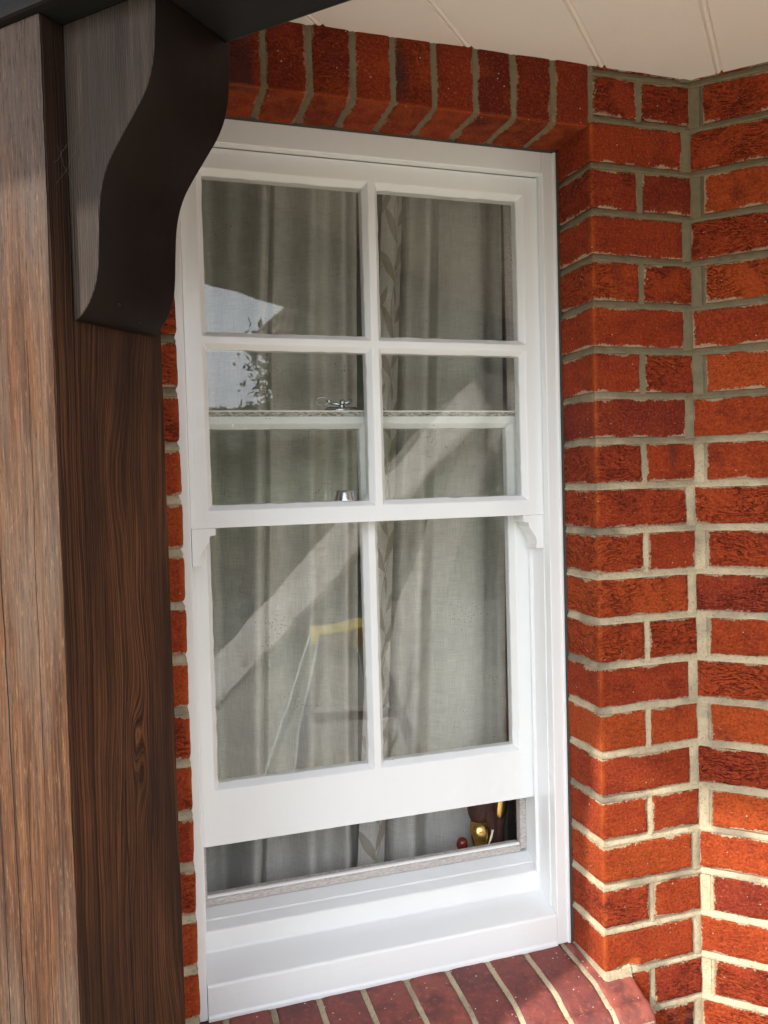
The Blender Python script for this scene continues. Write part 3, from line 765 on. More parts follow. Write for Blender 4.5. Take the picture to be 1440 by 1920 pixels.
# ------------------------------------------------------------------ sash window
WIN = W(-0.534, 0.12, -1.348)
win = thing('sash_window', 'white painted vertical sliding sash window with the lower sash pushed up a little', 'window', WIN, RAD(45))
OX0, OX1, OZ1 = -0.8405, -0.2265, 0.0195
fb = BM()
def wobble_box(bm, F, a0, a1, b0, b1, c0, c1, mi=0): box(bm, F, a0, a1, b0, b1, c0, c1, mi)
# outer linings
wobble_box(fb, W, -0.866, OX0 - .0015, 0.105, 0.125, -1.346, 0.0575)
wobble_box(fb, W, OX1 + .0015, -0.1995, 0.105, 0.125, -1.346, 0.0575)
wobble_box(fb, W, OX0 - .0015, OX1 + .0015, 0.1051, 0.125, 0.0195, 0.0574)
# raised bead along the edge of the linings, as in the photograph
wobble_box(fb, W, -0.2050, -0.1995, 0.1015, 0.106, -1.346, 0.0575)
# box: pulley stiles and head
wobble_box(fb, W, -0.875, OX0, 0.125, 0.235, -1.30, 0.06)
wobble_box(fb, W, OX1, -0.196, 0.125, 0.235, -1.30, 0.06)
wobble_box(fb, W, OX0, OX1, 0.125, 0.235, 0.0215, 0.06)
fix(fb)
link('frame', fb, M_WHITE_V, win, bevel=0.0016)
# parting and staff beads seen at the sides
pb = BM()
for x0, x1 in ((OX0 - .001, OX0 + .006), (OX1 - .006, OX1 + .001)):
    box(pb, W, x0, x1, 0.1655, 0.1725, -1.24, -0.575)
link('parting_bead', fix(pb), M_WHITE_V, win, bevel=0.001)
pb = BM()
for x0, x1 in ((OX0, OX0 + .013), (OX1 - .013, OX1)):
    box(pb, W, x0, x1, 0.2145, 0.232, -1.216, 0.02)
link('staff_bead', fix(pb), M_DIRTY, win, bevel=0.002)

def sash(name, z0, z1, opens, tf, tg, tb, bev=0.0085, mats=(M_WHITE_V,), seed=1):
    """opens: glass rectangles (x0,x1,z0,z1); putty bevel from the face down to the glass"""
    bm = BM()
    rnd = random.Random(seed)
    fo = [(a - bev * .95, b + bev * .95, c - bev, d + bev) for a, b, c, d in opens]
    def brk(lo, hi, vals, step):
        s = sorted(set([round(v, 5) for v in [lo, hi] + vals])); out = []
        for p, q in zip(s, s[1:]):
            n = max(1, int((q - p) / step)); out += [p + (q - p) * i / n for i in range(n)]
        return out + [s[-1]]
    xs = brk(OX0, OX1, [v for o in fo for v in o[:2]], 0.016); zs = brk(z0, z1, [v for o in fo for v in o[2:]], 0.016)
    def hole(i, j):
        x = (xs[i] + xs[i + 1]) / 2; z = (zs[j] + zs[j + 1]) / 2
        for n, (a, b, c, d) in enumerate(fo):
            if a < x < b and c < z < d: return n
        return None
    fv = {}; bv = {}
    def V(i, j):
        if (i, j) not in fv:
            x, z = xs[i], zs[j]; jx = jz = jt = 0
            inner = 0 < i < len(xs) - 1 and 0 < j < len(zs) - 1
            if inner: jx, jz, jt = (rnd.gauss(0, .00022) for _ in range(3))
            else: jt = 0
            fv[i, j] = bm.verts.new(W(x + jx, tf + jt, z + jz))
        return fv[i, j]
    def VB(i, j):
        if (i, j) not in bv: bv[i, j] = bm.verts.new(W(xs[i], tb, zs[j]))
        return bv[i, j]
    nx, nz = len(xs) - 1, len(zs) - 1
    gv = {}
    def GV(n, i, j, t):
        key = (n, i, j, t)
        if key not in gv:
            a, b, c, d = fo[n]; A, B, C_, D = opens[n]
            x = A + (B - A) * (xs[i] - a) / (b - a); z = C_ + (D - C_) * (zs[j] - c) / (d - c)
            jj = (lambda: rnd.gauss(0, .00045)) if t == tg else (lambda: 0)
            gv[key] = bm.verts.new(W(x + jj(), t, z + jj()))
        return gv[key]
    for i in range(nx):
        for j in range(nz):
            h = hole(i, j)
            if h is None:
                bm.faces.new((V(i, j), V(i + 1, j), V(i + 1, j + 1), V(i, j + 1)))
                bm.faces.new((VB(i, j), VB(i, j + 1), VB(i + 1, j + 1), VB(i + 1, j)))
            for di, dj, e in ((-1, 0, ((i, j + 1), (i, j))), (1, 0, ((i + 1, j), (i + 1, j + 1))), (0, -1, ((i, j), (i + 1, j))), (0, 1, ((i + 1, j + 1), (i, j + 1)))):
                ii, jj2 = i + di, j + dj
                outside = not (0 <= ii < nx and 0 <= jj2 < nz)
                if h is None and outside:
                    p, q = e; bm.faces.new((V(*q), V(*p), VB(*p), VB(*q)))
                elif h is not None and not outside and hole(ii, jj2) is None:
                    p, q = e
                    bm.faces.new((V(*p), V(*q), GV(h, *q, tg), GV(h, *p, tg)))
                    bm.faces.new((GV(h, *p, tg), GV(h, *q, tg), GV(h, *q, tb - .012), GV(h, *p, tb - .012)))
                    bm.faces.new((GV(h, *p, tb - .012), GV(h, *q, tb - .012), VB(*q), VB(*p)))
    fix(bm)
    o = link(name, bm, list(mats), win, bevel=0.0012)
    return o
def panes(parent, opens, tg):
    for a, b, c, d in opens:
        g = BM(); box(g, W, a - .003, b + .003, tg - .0004, tg + .0034, c - .003, d + .003)
        link('pane', fix(g), M_GLASS, parent)
GL0, GL1, GR0, GR1 = -0.8055, -0.5455, -0.5175, -0.2630
up_open = [(GL0, GL1, -0.2650, -0.0220), (GR0, GR1, -0.2650, -0.0220), (GL0, GL1, -0.5380, -0.2925), (GR0, GR1, -0.5380, -0.2925)]
upper = sash('upper_sash', -0.5735, 0.0185, up_open, 0.1235, 0.1345, 0.1645, seed=3)
panes(upper, up_open, 0.1345)
# ogee horns under the stiles
def horn(sgn, xo):
    bm = BM()
    w0, w1 = 0.0375, 0.0125
    pr = [(0, -0.5737), (w0, -0.5737), (w0, -0.5850), (w0 - .009, -0.5865), (w0 - .0105, -0.594)]
    for i in range(9):
        th = i / 8
        pr.append((w1 + (w0 - .0105 - w1) * (1 - th) ** 1.0 * (0.5 + 0.5 * math.cos(th * math.pi)) ** 0.55 if th < 1 else w1, -0.594 - 0.030 * th))
    pr += [(0.002 + w1, -0.6265), (0.002 + w1, -0.6335), (0, -0.6335)]
    prism(bm, pr, lambda p, q: W(xo + sgn * p, 0.1240, q), lambda p, q: W(xo + sgn * p, 0.1640, q))
    return link('horn', fix(bm), M_WHITE_V, upper, bevel=0.0012)
horn(1, OX0 + .0005); horn(-1, OX1 - .0005)
lo_open = [(GL0, GL1, -1.0000, -0.4150), (GR0, GR1 - .003, -1.0000, -0.4150)]
lower = sash('lower_sash', -1.1005, -0.3860, lo_open, 0.1735, 0.1855, 0.2130, seed=5)
panes(lower, lo_open, 0.1855)
# unpainted, grimy top edge of the lower sash's meeting rail
gb = BM(); box(gb, W, OX0 + .001, OX1 - .001, 0.1722, 0.1740, -0.3945, -0.3868)
bmesh.ops.subdivide_edges(gb, edges=gb.edges[:], cuts=1)
link('meeting_edge', fix(gb), M_GRIMY, lower)
gb = BM(); box(gb, W, OX0 + .001, OX1 - .001, 0.1715, 0.2125, -0.3866, -0.3845)
link('top_strip', fix(gb), M_BEAD, lower)
# fitch fastener on the lower sash
lt = BM()
prism(lt, [(-.605, .182), (-.545, .182), (-.545, .205), (-.605, .205)], lambda p, q: W(p, q, -0.3845), lambda p, q: W(-.575 + (p + .575) * .84, .1935 + (q - .1935) * .8, -0.3775))
fix(lt)
def arc(cx, r, z, n, a0, a1, fz): return [W(cx + r * math.cos(a0 + (a1 - a0) * i / n), .1935 + .006 * math.sin(a0 + (a1 - a0) * i / n), z + fz(i / n)) for i in range(n + 1)]
tube(lt, [W(-.598 + .042 * i / 12, .1935 + .004 * math.sin(i * .5), -0.3655 - .006 * math.sin(math.pi * i / 12)) for i in range(13)], 0.0042, 8, [1, .9, .8, .7, .7, .7, .7, .7, .7, .75, .85, 1.0, .6])
tube(lt, [W(-.607 + .011 * math.cos(6.2832 * i / 16), .1935, -0.3665 + .0068 * math.sin(6.2832 * i / 16)) for i in range(17)], 0.0016, 6)
ellipsoid(lt, W(-.573, .190, -.3690), (.006, .006, .0055), seg=12)
tube(lt, [W(-.573, .1935, -.3845), W(-.573, .1935, -.366)], 0.005, 10)
link('latch', lt, M_CHROME, lower, smooth=True)
kp = BM()
def lathe(bm, c, prof, n=24):
    rings = [[bm.verts.new(c + Vector((r * math.cos(6.2832 * k / n), r * math.sin(6.2832 * k / n), z))) for k in range(n)] for r, z in prof]
    for a, b in zip(rings, rings[1:]):
        for k in range(n): bm.faces.new((a[k], a[(k + 1) % n], b[(k + 1) % n], b[k]))
    bm.faces.new(list(reversed(rings[0]))); bm.faces.new(rings[-1])
lathe(kp, W(-.583, .1505, -0.538), [(.0205, 0), (.0198, .002), (.0168, .0145), (.0154, .0176), (.012, .018), (.006, .0174)])
link('latch_keep', kp, M_CHROME, upper, smooth=True)
# timber sill, profile in (t, z)
sl = BM()
pr = [(0.2125, -1.2200), (0.190, -1.2290), (0.188, -1.2312), (0.170, -1.2385), (0.168, -1.2405), (0.1675, -1.2700), (0.1655, -1.2728), (0.1600, -1.2745),
      (0.1072, -1.2905), (0.1045, -1.2935), (0.1045, -1.3385), (0.1020, -1.3420), (0.1020, -1.3480), (0.24, -1.352), (0.24, -1.2200)]
XS = [OX0 - .001 + (OX1 - OX0 + .002) * i / 40 for i in range(41)]
rings = [[sl.verts.new(W(xx, t + noise.noise(Vector((xx * 35, q * 9, 0))) * .0006, z + noise.noise(Vector((xx * 35, q * 9, 4))) * .0006)) for q, (t, z) in enumerate(pr)] for xx in XS]
for r0, r1 in zip(rings, rings[1:]):
    for q in range(len(pr)): sl.faces.new((r0[q], r1[q], r1[(q + 1) % len(pr)], r0[(q + 1) % len(pr)]))
sl.faces.new(rings[0]); sl.faces.new(list(reversed(rings[-1])))
link('timber_sill', fix(sl), M_WHITE_H, win, bevel=0.0012)
bd = BM()
def sweep(bm, prof, x0, x1): prism(bm, prof, lambda p, q: W(x0, p, q), lambda p, q: W(x1, p, q))
sweep(bd, [(0.214, -1.2195), (0.2150, -1.2100), (0.2190, -1.2060), (0.2350, -1.2045), (0.2350, -1.2195)], OX0 + .0005, OX1 - .0135)
link('draught_bead', fix(bd), M_DIRTY, win, bevel=0.001)
bd = BM()
sweep(bd, [(0.2165, -1.2070), (0.2190, -1.2042), (0.2230, -1.2035), (0.2230, -1.2075)], OX0 + .0008, OX1 - .0138)
link('bead_edge', fix(bd), M_BEAD, win, bevel=0.0006)
wbd = BM(); box(wbd, W, OX0 - .06, OX1 + .06, 0.2355, 0.335, -1.292, -1.264)
link('window_board', fix(wbd), M_INNER, win, bevel=0.003)

# ------------------------------------------------------------------ room behind
rb = BM()
def room_face(bm, pts): bm.faces.new([bm.verts.new(p) for p in pts])
x0, x1, t0, t1, z0, z1 = -2.0, 0.9, 0.62, 3.2, GROUND + .02, 0.15
box(rb, W, -1.05, -0.03, 0.236, 0.50, 0.20, 0.23)              # ceiling of the window recess
box(rb, W, -0.03, 0.02, 0.236, 0.50, GROUND, 0.23)
box(rb, W, -1.10, -1.05, 0.236, 0.50, GROUND, 0.23)
box(rb, W, -1.10, 0.02, 0.50, 0.53, GROUND, 0.23)
o = link('interior_wall', fix(rb), M_PLASTER); o['kind'] = 'structure'

# ------------------------------------------------------------------ curtains
def curtain(name, label, xa, xb, ztop, zbot, mats, tbase, seed, folds, leafw=0.0):
    """xa, xb: functions of z giving the two edges"""
    nu, nz = 260, 110
    vs = []; cu = []; mi = []; fs = []
    r = random.Random(seed)
    length = xb(-.5) - xa(-.5)
    for j in range(nz + 1):
        z = zbot + (ztop - zbot) * j / nz
        for i in range(nu + 1):
            u = i / nu
            ph = 0.012 * noise.noise(Vector((u * 3, z * 1.4, seed)))
            d = 0
            for (c, wd, am, drift) in folds:
                cc = c + drift * (z + .5) + ph
                k = (u - cc) / wd
                d -= 1.55 * am * math.exp(-k * k)
            d += 0.009 * noise.noise(Vector((u * 6, z * 0.7, seed * 3.1))) + 0.002 * noise.noise(Vector((u * 16, z * 1.1, seed * 5.3)))
            if z > -0.13:       # gathered heading with its tape
                kk = min(1, (z + 0.13) / 0.06)
                d += kk * 0.0030 * max(0, noise.noise(Vector((u * 5, 3, seed))) + .25) * math.sin(u * 42 + 5 * noise.noise(Vector((u * 12, 1, seed))))
                zz = z + .006 * noise.noise(Vector((u * 14, 7, seed)))
                for c2 in (-0.052, -0.072): d -= 0.0028 * math.exp(-((zz - c2) / 0.0035) ** 2)
            x = xa(z) + (xb(z) - xa(z)) * u
            vs.append(W(x, tbase + d, z)); cu.append(u * length * 1.5)
    for j in range(nz):
        for i in range(nu):
            a = j * (nu + 1) + i
            fs.append((a, a + 1, a + nu + 2, a + nu + 1))
            mi.append(1 if leafw and (i / nu) < leafw else 0)
    org = W((xa(-.6) + xb(-.6)) / 2, tbase, zbot)
    me = bpy.data.meshes.new(name)
    me.from_pydata([v - org for v in vs], [], fs)
    at = me.attributes.new('cu', 'FLOAT', 'POINT'); at.data.foreach_set('value', cu)
    for mt in mats: me.materials.append(mt)
    me.polygons.foreach_set('material_index', mi); me.polygons.foreach_set('use_smooth', [True] * len(fs)); me.update()
    o = bpy.data.objects.new(name, me); COL.objects.link(o); o.location = org
    s = o.modifiers.new('thickness', 'SOLIDIFY'); s.thickness = 0.0012
    return tag(o, label, 'curtain', 'curtains hanging inside the window')
curtain('curtain', 'plain pale linen curtain hanging in soft folds behind the left panes', lambda z: -1.0, lambda z: -0.512 + 0.045 * (z + 1.2) * .6, 0.17, -1.9,
        [M_CURTAIN], 0.395, 2.0,
        [(0.28, 0.05, 0.018, 0.02), (0.46, 0.04, -0.020, 0.0), (0.60, 0.045, 0.036, 0.055), (0.642, 0.010, -0.022, 0.055), (0.80, 0.05, 0.030, 0.03), (0.93, 0.035, 0.028, 0.0)])
curtain('curtain', 'pale linen curtain with a leaf printed strip along its leading edge, behind the right panes', lambda z: -0.520 + 0.068 * (z + 1.2), lambda z: -0.178 + .012 * (z + .6), 0.17, -1.9,
        [M_CURTAIN, M_LEAFCLOTH], 0.380, 5.0,
        [(0.06, 0.09, 0.020, 0.0), (0.205, 0.018, -0.022, 0.0), (0.34, 0.07, 0.026, 0.02), (0.50, 0.05, -0.012, 0.03), (0.75, 0.14, 0.018, 0.0)], leafw=0.20)

# ------------------------------------------------------------------ ornament on the window board
ob = W(-0.262, 0.290, -1.264)
orn = thing('ornament', 'dark brown carved ornament with shiny gold patches on the inner window ledge', 'ornament', ob, RAD(45))
def rot45(a=0, b=0): return Matrix.Rotation(RAD(45), 4, 'Z') @ Matrix.Rotation(a, 4, 'Y') @ Matrix.Rotation(b, 4, 'X')
b = BM()
ellipsoid(b, W(-.262, .292, -1.085), (.052, .034, .042), rot=rot45(RAD(-6)))
ellipsoid(b, W(-.289, .288, -1.140), (.0260, .027, .050), rot=rot45(RAD(8)))
tube(b, [W(-.246, .292, -1.10), W(-.252, .291, -1.16), W(-.258, .290, -1.20), W(-.262, .290, -1.264)], .020, 16, [1.35, 1.05, .95, 1.1])
tube(b, [W(-.225, .296, -1.09), W(-.203, .296, -1.13), W(-.195, .296, -1.18), W(-.191, .296, -1.264)], .015, 16, [1.9, 1.2, .95, 1.0])
tube(b, [W(-.285, .287, -1.15), W(-.272, .287, -1.185), W(-.266, .288, -1.264)], .016, 14, [1.5, 1.2, 1.0])
o = link('body', b, M_BROWNFIG, orn, smooth=True)
md = o.modifiers.new('remesh', 'REMESH'); md.mode = 'VOXEL'; md.voxel_size = 0.0022; md.use_smooth_shade = True
b = BM()
tube(b, [W(-.300, .276, -1.176), W(-.299, .274, -1.194), W(-.296, .273, -1.218), W(-.294, .273, -1.264)], .0175, 18, [.9, 1.08, .98, .80])
link('gold_trunk', b, M_GOLD, orn, smooth=True)
b = BM()
ellipsoid(b, W(-.252, .2685, -1.150), (.0105, .004, .028), rot=rot45(RAD(10)))
link('gold_ear', b, M_GOLD, orn, smooth=True)
b = BM()
tube(b, [W(-.2770, .260, -1.190), W(-.2815, .256, -1.203), W(-.2890, .2535, -1.215)], .0030, 10, [1, .8, .35])
link('tusk', b, M_IVORY, orn, smooth=True)
b = BM()
lathe(b, W(-.331, .285, -1.264), [(.010, 0), (.011, .003), (.005, .010), (.0045, .026), (.0085, .032), (.0115, .041), (.0105, .049), (.0075, .0545), (.003, .0565)], 18)
o = link('bead_figure', b, M_REDBEAD, None, origin=W(-.331, .285, -1.264), smooth=True)
tag(o, 'tiny dark red glossy ornament left of the brown and gold one', 'ornament')

# ------------------------------------------------------------------ porch: post, bracket, beam, ceiling, roof
PXR, PYF, PYB = -0.516, -0.903, -0.738
porch = thing('timber_porch', 'dark stained timber porch with carved bracket on its weathered post and white boarded ceiling', 'porch', (-0.6, -0.82, GROUND))
pb = BM()
nzp = 60; nxp = 10
# post as a shell with finely uneven arrises
def postring(z):
    w = lambda s: 0.0009 * noise.noise(Vector((s, z * 9, 0))) + 0.0005 * noise.noise(Vector((s, z * 60, 3)))
    c = 0.0035
    x0, x1, y0, y1 = PXR - 0.165, PXR, PYF, PYB
    return [(x0 + c, y0 + w(1)), (x1 - c + w(5), y0 + w(1)), (x1 - c * .3 + w(5), y0 + c * .3 + w(5)), (x1 + w(2) * .4, y0 + c + w(5)), (x1 + w(2) * .4, y1 - c), (x1 - c, y1), (x0 + c, y1), (x0, y1 - c), (x0, y0 + c)]
rs = []
for j in range(nzp * 3 + 1):
    z = GROUND + (-0.0225 - GROUND) * j / (nzp * 3)
    rs.append([pb.verts.new((x, y, z)) for x, y in postring(z)])
for r0, r1 in zip(rs, rs[1:]):
    for k in range(9):
        f = pb.faces.new((r0[k], r0[(k + 1) % 9], r1[(k + 1) % 9], r1[k])); f.material_index = 0 if k in (0, 1, 8) else 1
f = pb.faces.new(rs[-1]); f.material_index = 1
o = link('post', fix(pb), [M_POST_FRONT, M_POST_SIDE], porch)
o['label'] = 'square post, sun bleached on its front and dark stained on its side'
# carved bracket
BY0, BY1 = -0.874, -0.757
BZT = -0.0215
prf = [(0.1285, BZT), (0.1275, -0.050), (0.1245, -0.082), (0.1185, -0.103), (0.1085, -0.120), (0.0960, -0.134), (0.083, -0.1475), (0.069, -0.1625), (0.0575, -0.177), (0.0490, -0.195),
       (0.0440, -0.216), (0.0415, -0.243), (0.0398, -0.268), (0.0368, -0.287), (0.0305, -0.303), (0.0215, -0.316), (0.0110, -0.3255), (0.0025, -0.3295)]
def smooth_prof(p, n=4):
    out = []
    for i in range(len(p) - 1):
        p0 = p[max(i - 1, 0)]; p1 = p[i]; p2 = p[i + 1]; p3 = p[min(i + 2, len(p) - 1)]
        for k in range(n):
            t = k / n
            out.append(tuple(0.5 * ((2 * b_) + (-a + c) * t + (2 * a - 5 * b_ + 4 * c - d) * t * t + (-a + 3 * b_ - 3 * c + d) * t ** 3) for a, b_, c, d in zip(p0, p1, p2, p3)))
    return out + [p[-1]]
sp_ = smooth_prof(prf)
poly = [(PXR + a, z) for a, z in sp_] + [(PXR + .0006, -0.3295), (PXR + .0006, BZT)]
kb = BM()
prism(kb, poly, lambda p, q: G(p, BY0, q), lambda p, q: G(p, BY1, q), 1, 0)
fix(kb)
o = link('bracket', kb, [M_BRACKET_FACE, M_BRACKET], porch, bevel=0.0016)
for p in o.data.polygons:
    p.use_smooth = p.material_index == 1 and abs(p.normal.y) < .5
o['label'] = 'carved scroll bracket, grey weathered face and black underside'
for yy, ax in ((-0.835, 0.0268), (-0.795, 0.0160)):
    z_ = -0.3085 if ax > .02 else -0.3200
    nb = BM(); ellipsoid(nb, Vector((PXR + ax + .0005, yy, z_)), (.0030, .0030, .0022), seg=10)
    link('screw', nb, M_BLACK, o)
bb = BM()
box(bb, G, -2.2, 2.2, -0.914, -0.757, -0.021, 0.145)
link('beam', fix(bb), M_BLACK, porch, bevel=0.004)
# boarded ceiling, beads running from the beam to the wall
cb = BM()
edges = [-1.279, -1.113, -0.947, -0.781, -0.615, -0.449, -0.283, -0.117, 0.050, 0.216, 0.382, 0.548, 0.714, 0.880, 1.046, 1.212, 1.378, 1.6, 1.8, 2.0]
def wall_y(x): return (x + .03) if x < 0 else 0.03
prof = []
for e0, e1 in zip(edges, edges[1:]):
    prof += [(e0 + .0012, CEIL + .0035), (e0 + .0030, CEIL), (e1 - .0095, CEIL), (e1 - .0085, CEIL + .0026), (e1 - .0075, CEIL + .0006), (e1 - .0040, CEIL - .0006), (e1 - .0012, CEIL + .0010), (e1 + .0, CEIL + .0035)]
for (xa, za), (xb_, zb_) in zip(prof, prof[1:]):
    mids = [xa, xb_]
    if xa < 0 < xb_: mids = [xa, 0, xb_]
    for p, q in zip(mids, mids[1:]):
        za2 = za + (zb_ - za) * (p - xa) / max(1e-9, xb_ - xa); zb2 = za + (zb_ - za) * (q - xa) / max(1e-9, xb_ - xa)
        if max(wall_y(p), wall_y(q)) < -0.756: continue
        y0 = -0.7565
        lo_p, lo_q = max(wall_y(p), y0), max(wall_y(q), y0)
        v = [G(p, y0, za2), G(q, y0, zb2), G(q, lo_q, zb2), G(p, lo_p, za2)]
        vt = [G(a.x, a.y, CEIL + .02) for a in v]
        if lo_p - y0 < 1e-5:
            v = v[:3]; vt = vt[:3]
        elif lo_q - y0 < 1e-5:
            v = [v[0], v[1], v[3]]; vt = [vt[0], vt[1], vt[3]]
        bm_v = [cb.verts.new(a) for a in v]; bm_t = [cb.verts.new(a) for a in vt]
        cb.faces.new(bm_v); cb.faces.new(list(reversed(bm_t)))
bmesh.ops.remove_doubles(cb, verts=cb.verts[:], dist=1e-5)
o = link('ceiling', fix(cb), M_SOFFIT, porch)
o['label'] = 'white painted tongue and groove boards'
rf = BM()
hexa(rf, [G(-2.3, -1.36, 0.27), G(2.3, -1.36, 0.27), G(2.3, 0.2, 0.95), G(-2.3, 0.2, 0.95), G(-2.3, -1.36, 0.31), G(2.3, -1.36, 0.31), G(2.3, 0.2, 1.0), G(-2.3, 0.2, 1.0)])
link('roof', fix(rf), M_ROOF, porch)
ff = BM(); box(ff, G, -2.25, 2.25, -1.345, -1.322, 0.255, 0.30)
link('fascia', fix(ff), M_BLACK, porch)

# cobwebs
def web(name, label, strands):
    bm = BM()
    for pts in strands: tube(bm, pts, 0.00009, 5)
    o = link(name, bm, M_COBWEB, None, origin=Vector(strands[0][0])); return tag(o, label, 'cobweb')
def jag(p, q, n, amp, seed):
    p, q = Vector(p), Vector(q); r = random.Random(seed)
    return [p + (q - p) * i / n + Vector((r.gauss(0, amp), r.gauss(0, amp), r.gauss(0, amp))) * (0 < i < n) for i in range(n + 1)]
def on_curve(f, y):                        # point just under the bracket's curved face
    i = f * (len(sp_) - 1); a = sp_[int(i)]
    return (PXR + a[0] + .0012, y, a[1])
web('cobweb', 'wispy cobweb between the post and the upper part of the bracket',
    [jag((-.5155, -.893, -.17), (-.485, -.8755, -.13), 7, .0012, 2), jag((-.5155, -.89, -.19), (-.50, -.8755, -.155), 6, .0015, 3), jag((-.515, -.888, -.15), (-.508, -.876, -.19), 6, .001, 4), jag((-.53, -.9045, -.07), (-.522, -.9045, -.13), 9, .0008, 6)])

# ------------------------------------------------------------------ outside, seen only as reflections in the panes
g = BM(); s_ = 150
v = [g.verts.new(p) for p in ((-s_, -s_, GROUND), (s_, -s_, GROUND), (s_, s_, GROUND), (-s_, s_, GROUND))]; g.faces.new(v)
o = link('ground', g, M_PAVING); o['kind'] = 'structure'

def onG(p): return Vector(p)
# splayed timber trestle, spattered with white paint
def plank(bm, p, q, w, th, wd):
    p, q = Vector(p), Vector(q); d = (q - p).normalized(); n = d.cross(wd).normalized(); w_ = n.cross(d).normalized()
    pts = [p - w_ * w / 2 - n * th / 2, p + w_ * w / 2 - n * th / 2, p + w_ * w / 2 + n * th / 2, p - w_ * w / 2 + n * th / 2]
    pts2 = [a + (q - p) for a in pts]
    hexa(bm, pts + pts2)
tr = thing('trestle', 'white paint spattered timber trestle mirrored in the right panes', 'trestle', (1.2, -1.6, GROUND))
for a, b_, w in (((1.995, -.927, -.02), (.543, -2.379, GROUND), .19), ((1.956, -.896, -.066), (1.394, -1.458, GROUND), .20)):
    d_ = (Vector(b_) - Vector(a)).normalized(); pe = d_.cross(IN); pe = pe if pe.z > 0 else -pe
    nrm = IN * .62 + pe * .78
    bm = BM(); plank(bm, a, b_, w, .03, d_.cross(nrm)); link('leg', fix(bm), M_TRESTLE, tr, bevel=.004)
bm = BM(); plank(bm, (1.573, -1.349, -.623), (1.80, -1.05, -.62), .09, .03, UP); link('cross_rail', fix(bm), M_TRESTLE, tr, bevel=.003)
# small step ladder
st = thing('step_ladder', 'small pale aqua step ladder with a yellow top step mirrored in the lower left pane', 'step ladder', W(-.16, -1.55, GROUND), RAD(45))
bm = BM(); box(bm, W, -.265, -.055, -1.60, -1.417, -1.125, -1.06); link('top_step', fix(bm), M_YELLOW, st, bevel=.006)
for k, (x0, x1, t0, z) in enumerate(((-.305, -.015, -1.345, -1.345), (-.375, .055, -1.27, -1.63), (-.44, .12, -1.20, -1.88))):
    bm = BM(); box(bm, W, x0, x1, t0 - .08, t0, z - .035, z); link('tread', fix(bm), M_TRESTLE, st, bevel=.003)
for sg in (-1, 1):
    bm = BM(); plank(bm, W(-.16 + sg * .085, -1.43, -1.07), W(-.16 + sg * .40, -1.13, GROUND), .045, .025, RI); link('rail', fix(bm), M_ALU, st, bevel=.003)
    bm = BM(); plank(bm, W(-.16 + sg * .085, -1.58, -1.07), W(-.16 + sg * .36, -1.95, GROUND), .03, .02, RI); link('rear_leg', fix(bm), M_ALU, st, bevel=.003)
# trees and house beyond the garden
def leafy(name, label, cat, base, h, rx, rz, nleaf, size, trunk, seed, grp=None):
    r = random.Random(seed)
    t = thing(name, label, cat, base, group=grp)
    if trunk:
        bm = BM(); b0 = Vector(base)
        tube(bm, [b0 + Vector((r.gauss(0, .05) * i, r.gauss(0, .05) * i, trunk * i / 5)) for i in range(6)], .16, 10, [1, .9, .8, .72, .6, .5])
        for q in range(6):
            a = 6.28 * q / 6; p0 = b0 + Vector((0, 0, trunk * (.6 + .06 * q)))
            tube(bm, [p0, p0 + Vector((math.cos(a) * rx * .35, math.sin(a) * rx * .35, rz * .35)), p0 + Vector((math.cos(a) * rx * .65, math.sin(a) * rx * .65, rz * .6))], .07, 6, [1, .6, .3])
        link('trunk', bm, M_BARK, t)
    bm = BM(); c0 = Vector(base) + Vector((0, 0, h))
    cl = [Vector((r.gauss(0, .5) * rx, r.gauss(0, .5) * rx, r.gauss(0, .45) * rz)) for _ in range(26)]
    for i in range(nleaf):
        c = r.choice(cl); p = c0 + c + Vector((r.gauss(0, .17) * rx, r.gauss(0, .17) * rx, r.gauss(0, .17) * rz))
        if p.z < GROUND + .05: continue
        u = Vector((r.gauss(0, 1), r.gauss(0, 1), r.gauss(0, 1))).normalized(); w_ = u.cross(Vector((r.gauss(0, 1), r.gauss(0, 1), r.gauss(0, 1)))).normalized()
        sz = size * r.uniform(.6, 1.3)
        bm.faces.new([bm.verts.new(p - u * sz), bm.verts.new(p + w_ * sz * .35), bm.verts.new(p + u * sz), bm.verts.new(p - w_ * sz * .35)])
    link('crown' if trunk else 'foliage', bm, M_LEAF, t)
leafy('tree', 'bushy green tree mirrored in the left panes', 'tree', (8.2, -5.0, GROUND), 3.0, 1.5, 1.3, 16000, .07, 2.4, 11)
leafy('shrub', 'tall dense green shrub beside the path, mirrored in the middle panes', 'shrub', (5.2, -4.0, GROUND), 1.1, 1.1, .9, 14000, .05, 0, 12)
leafy('shrub', 'feathery green shrub mirrored at the left edge of the panes', 'shrub', (4.6, -5.2, GROUND), .9, .9, .9, 14000, .04, 0, 13)
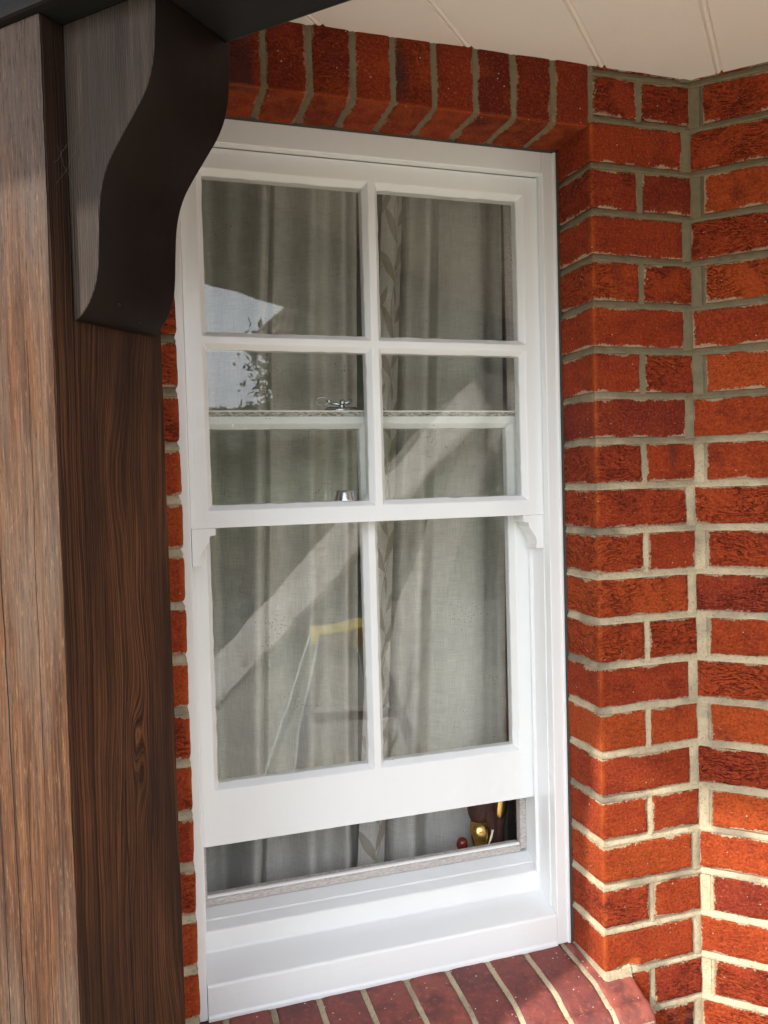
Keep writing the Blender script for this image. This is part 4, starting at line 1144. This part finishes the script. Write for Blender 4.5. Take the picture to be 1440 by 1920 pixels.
def hedge(name, label, p, q, h, w, n, size, seed):
    r = random.Random(seed); p, q = Vector(p), Vector(q); t = thing(name, label, 'hedge', (p + q) / 2)
    d = (q - p); nn = Vector((-d.y, d.x, 0)).normalized(); bm = BM()
    for _ in range(n):
        f = r.random(); hh = h * (1 + .10 * noise.noise(Vector((f * 9, seed, 0))) + .05 * noise.noise(Vector((f * 40, seed, 3))))
        z = hh * (1 - r.random() ** 2); c = p + d * f + nn * (w * .5 * r.choice((-1, 1)) * (1 - r.random() ** 3 * .7)) + Vector((0, 0, z))
        if r.random() < .3: c.z = p.z + hh - abs(r.gauss(0, .04)); c += nn * r.uniform(-w, w) * .4
        u = Vector((r.gauss(0, 1), r.gauss(0, 1), r.gauss(0, 1))).normalized(); w_ = u.cross(Vector((r.gauss(0, 1), r.gauss(0, 1), r.gauss(0, 1)))).normalized()
        sz = size * r.uniform(.6, 1.3)
        bm.faces.new([bm.verts.new(c - u * sz), bm.verts.new(c + w_ * sz * .4), bm.verts.new(c + u * sz), bm.verts.new(c - w_ * sz * .4)])
    hc = Vector((0, 0, h * .9)); a_, b_ = p - nn * w * .3, p + nn * w * .3
    hexa(bm, [a_, a_ + d, b_ + d, b_, a_ + hc, a_ + d + hc, b_ + d + hc, b_ + hc])
    link('foliage', bm, M_LEAF, t)
hedge('hedge', 'long clipped green hedge across the garden, mirrored low in the panes', (3.0, -9.0, GROUND), (11.5, -2.2, GROUND), 2.55, .9, 30000, .075, 21)
hb = thing('neighbouring_house', 'dark brick house with a steep tiled roof across the garden', 'house', (16, -6.5, GROUND))
bm = BM(); box(bm, G, 13.5, 21, -10.2, -1.0, GROUND, 2.6); link('wall', fix(bm), M_RENDER, hb)
bm = BM(); prism(bm, [(13.1, 2.5), (21.4, 2.5), (17.25, 6.2)], lambda p, q: G(p, -10.6, q), lambda p, q: G(p, -.6, q)); link('roof', fix(bm), M_ROOF, hb)
for y in (-9.0, -6.5, -4.0):
    bm = BM(); box(bm, G, 13.44, 13.52, y, y + 1.2, .2, 1.5); f_ = link('window', fix(bm), M_WHITE_V, hb)
    bm = BM(); box(bm, G, 13.42, 13.445, y + .08, y + 1.12, .28, 1.42); link('pane', fix(bm), M_GLASS, f_)
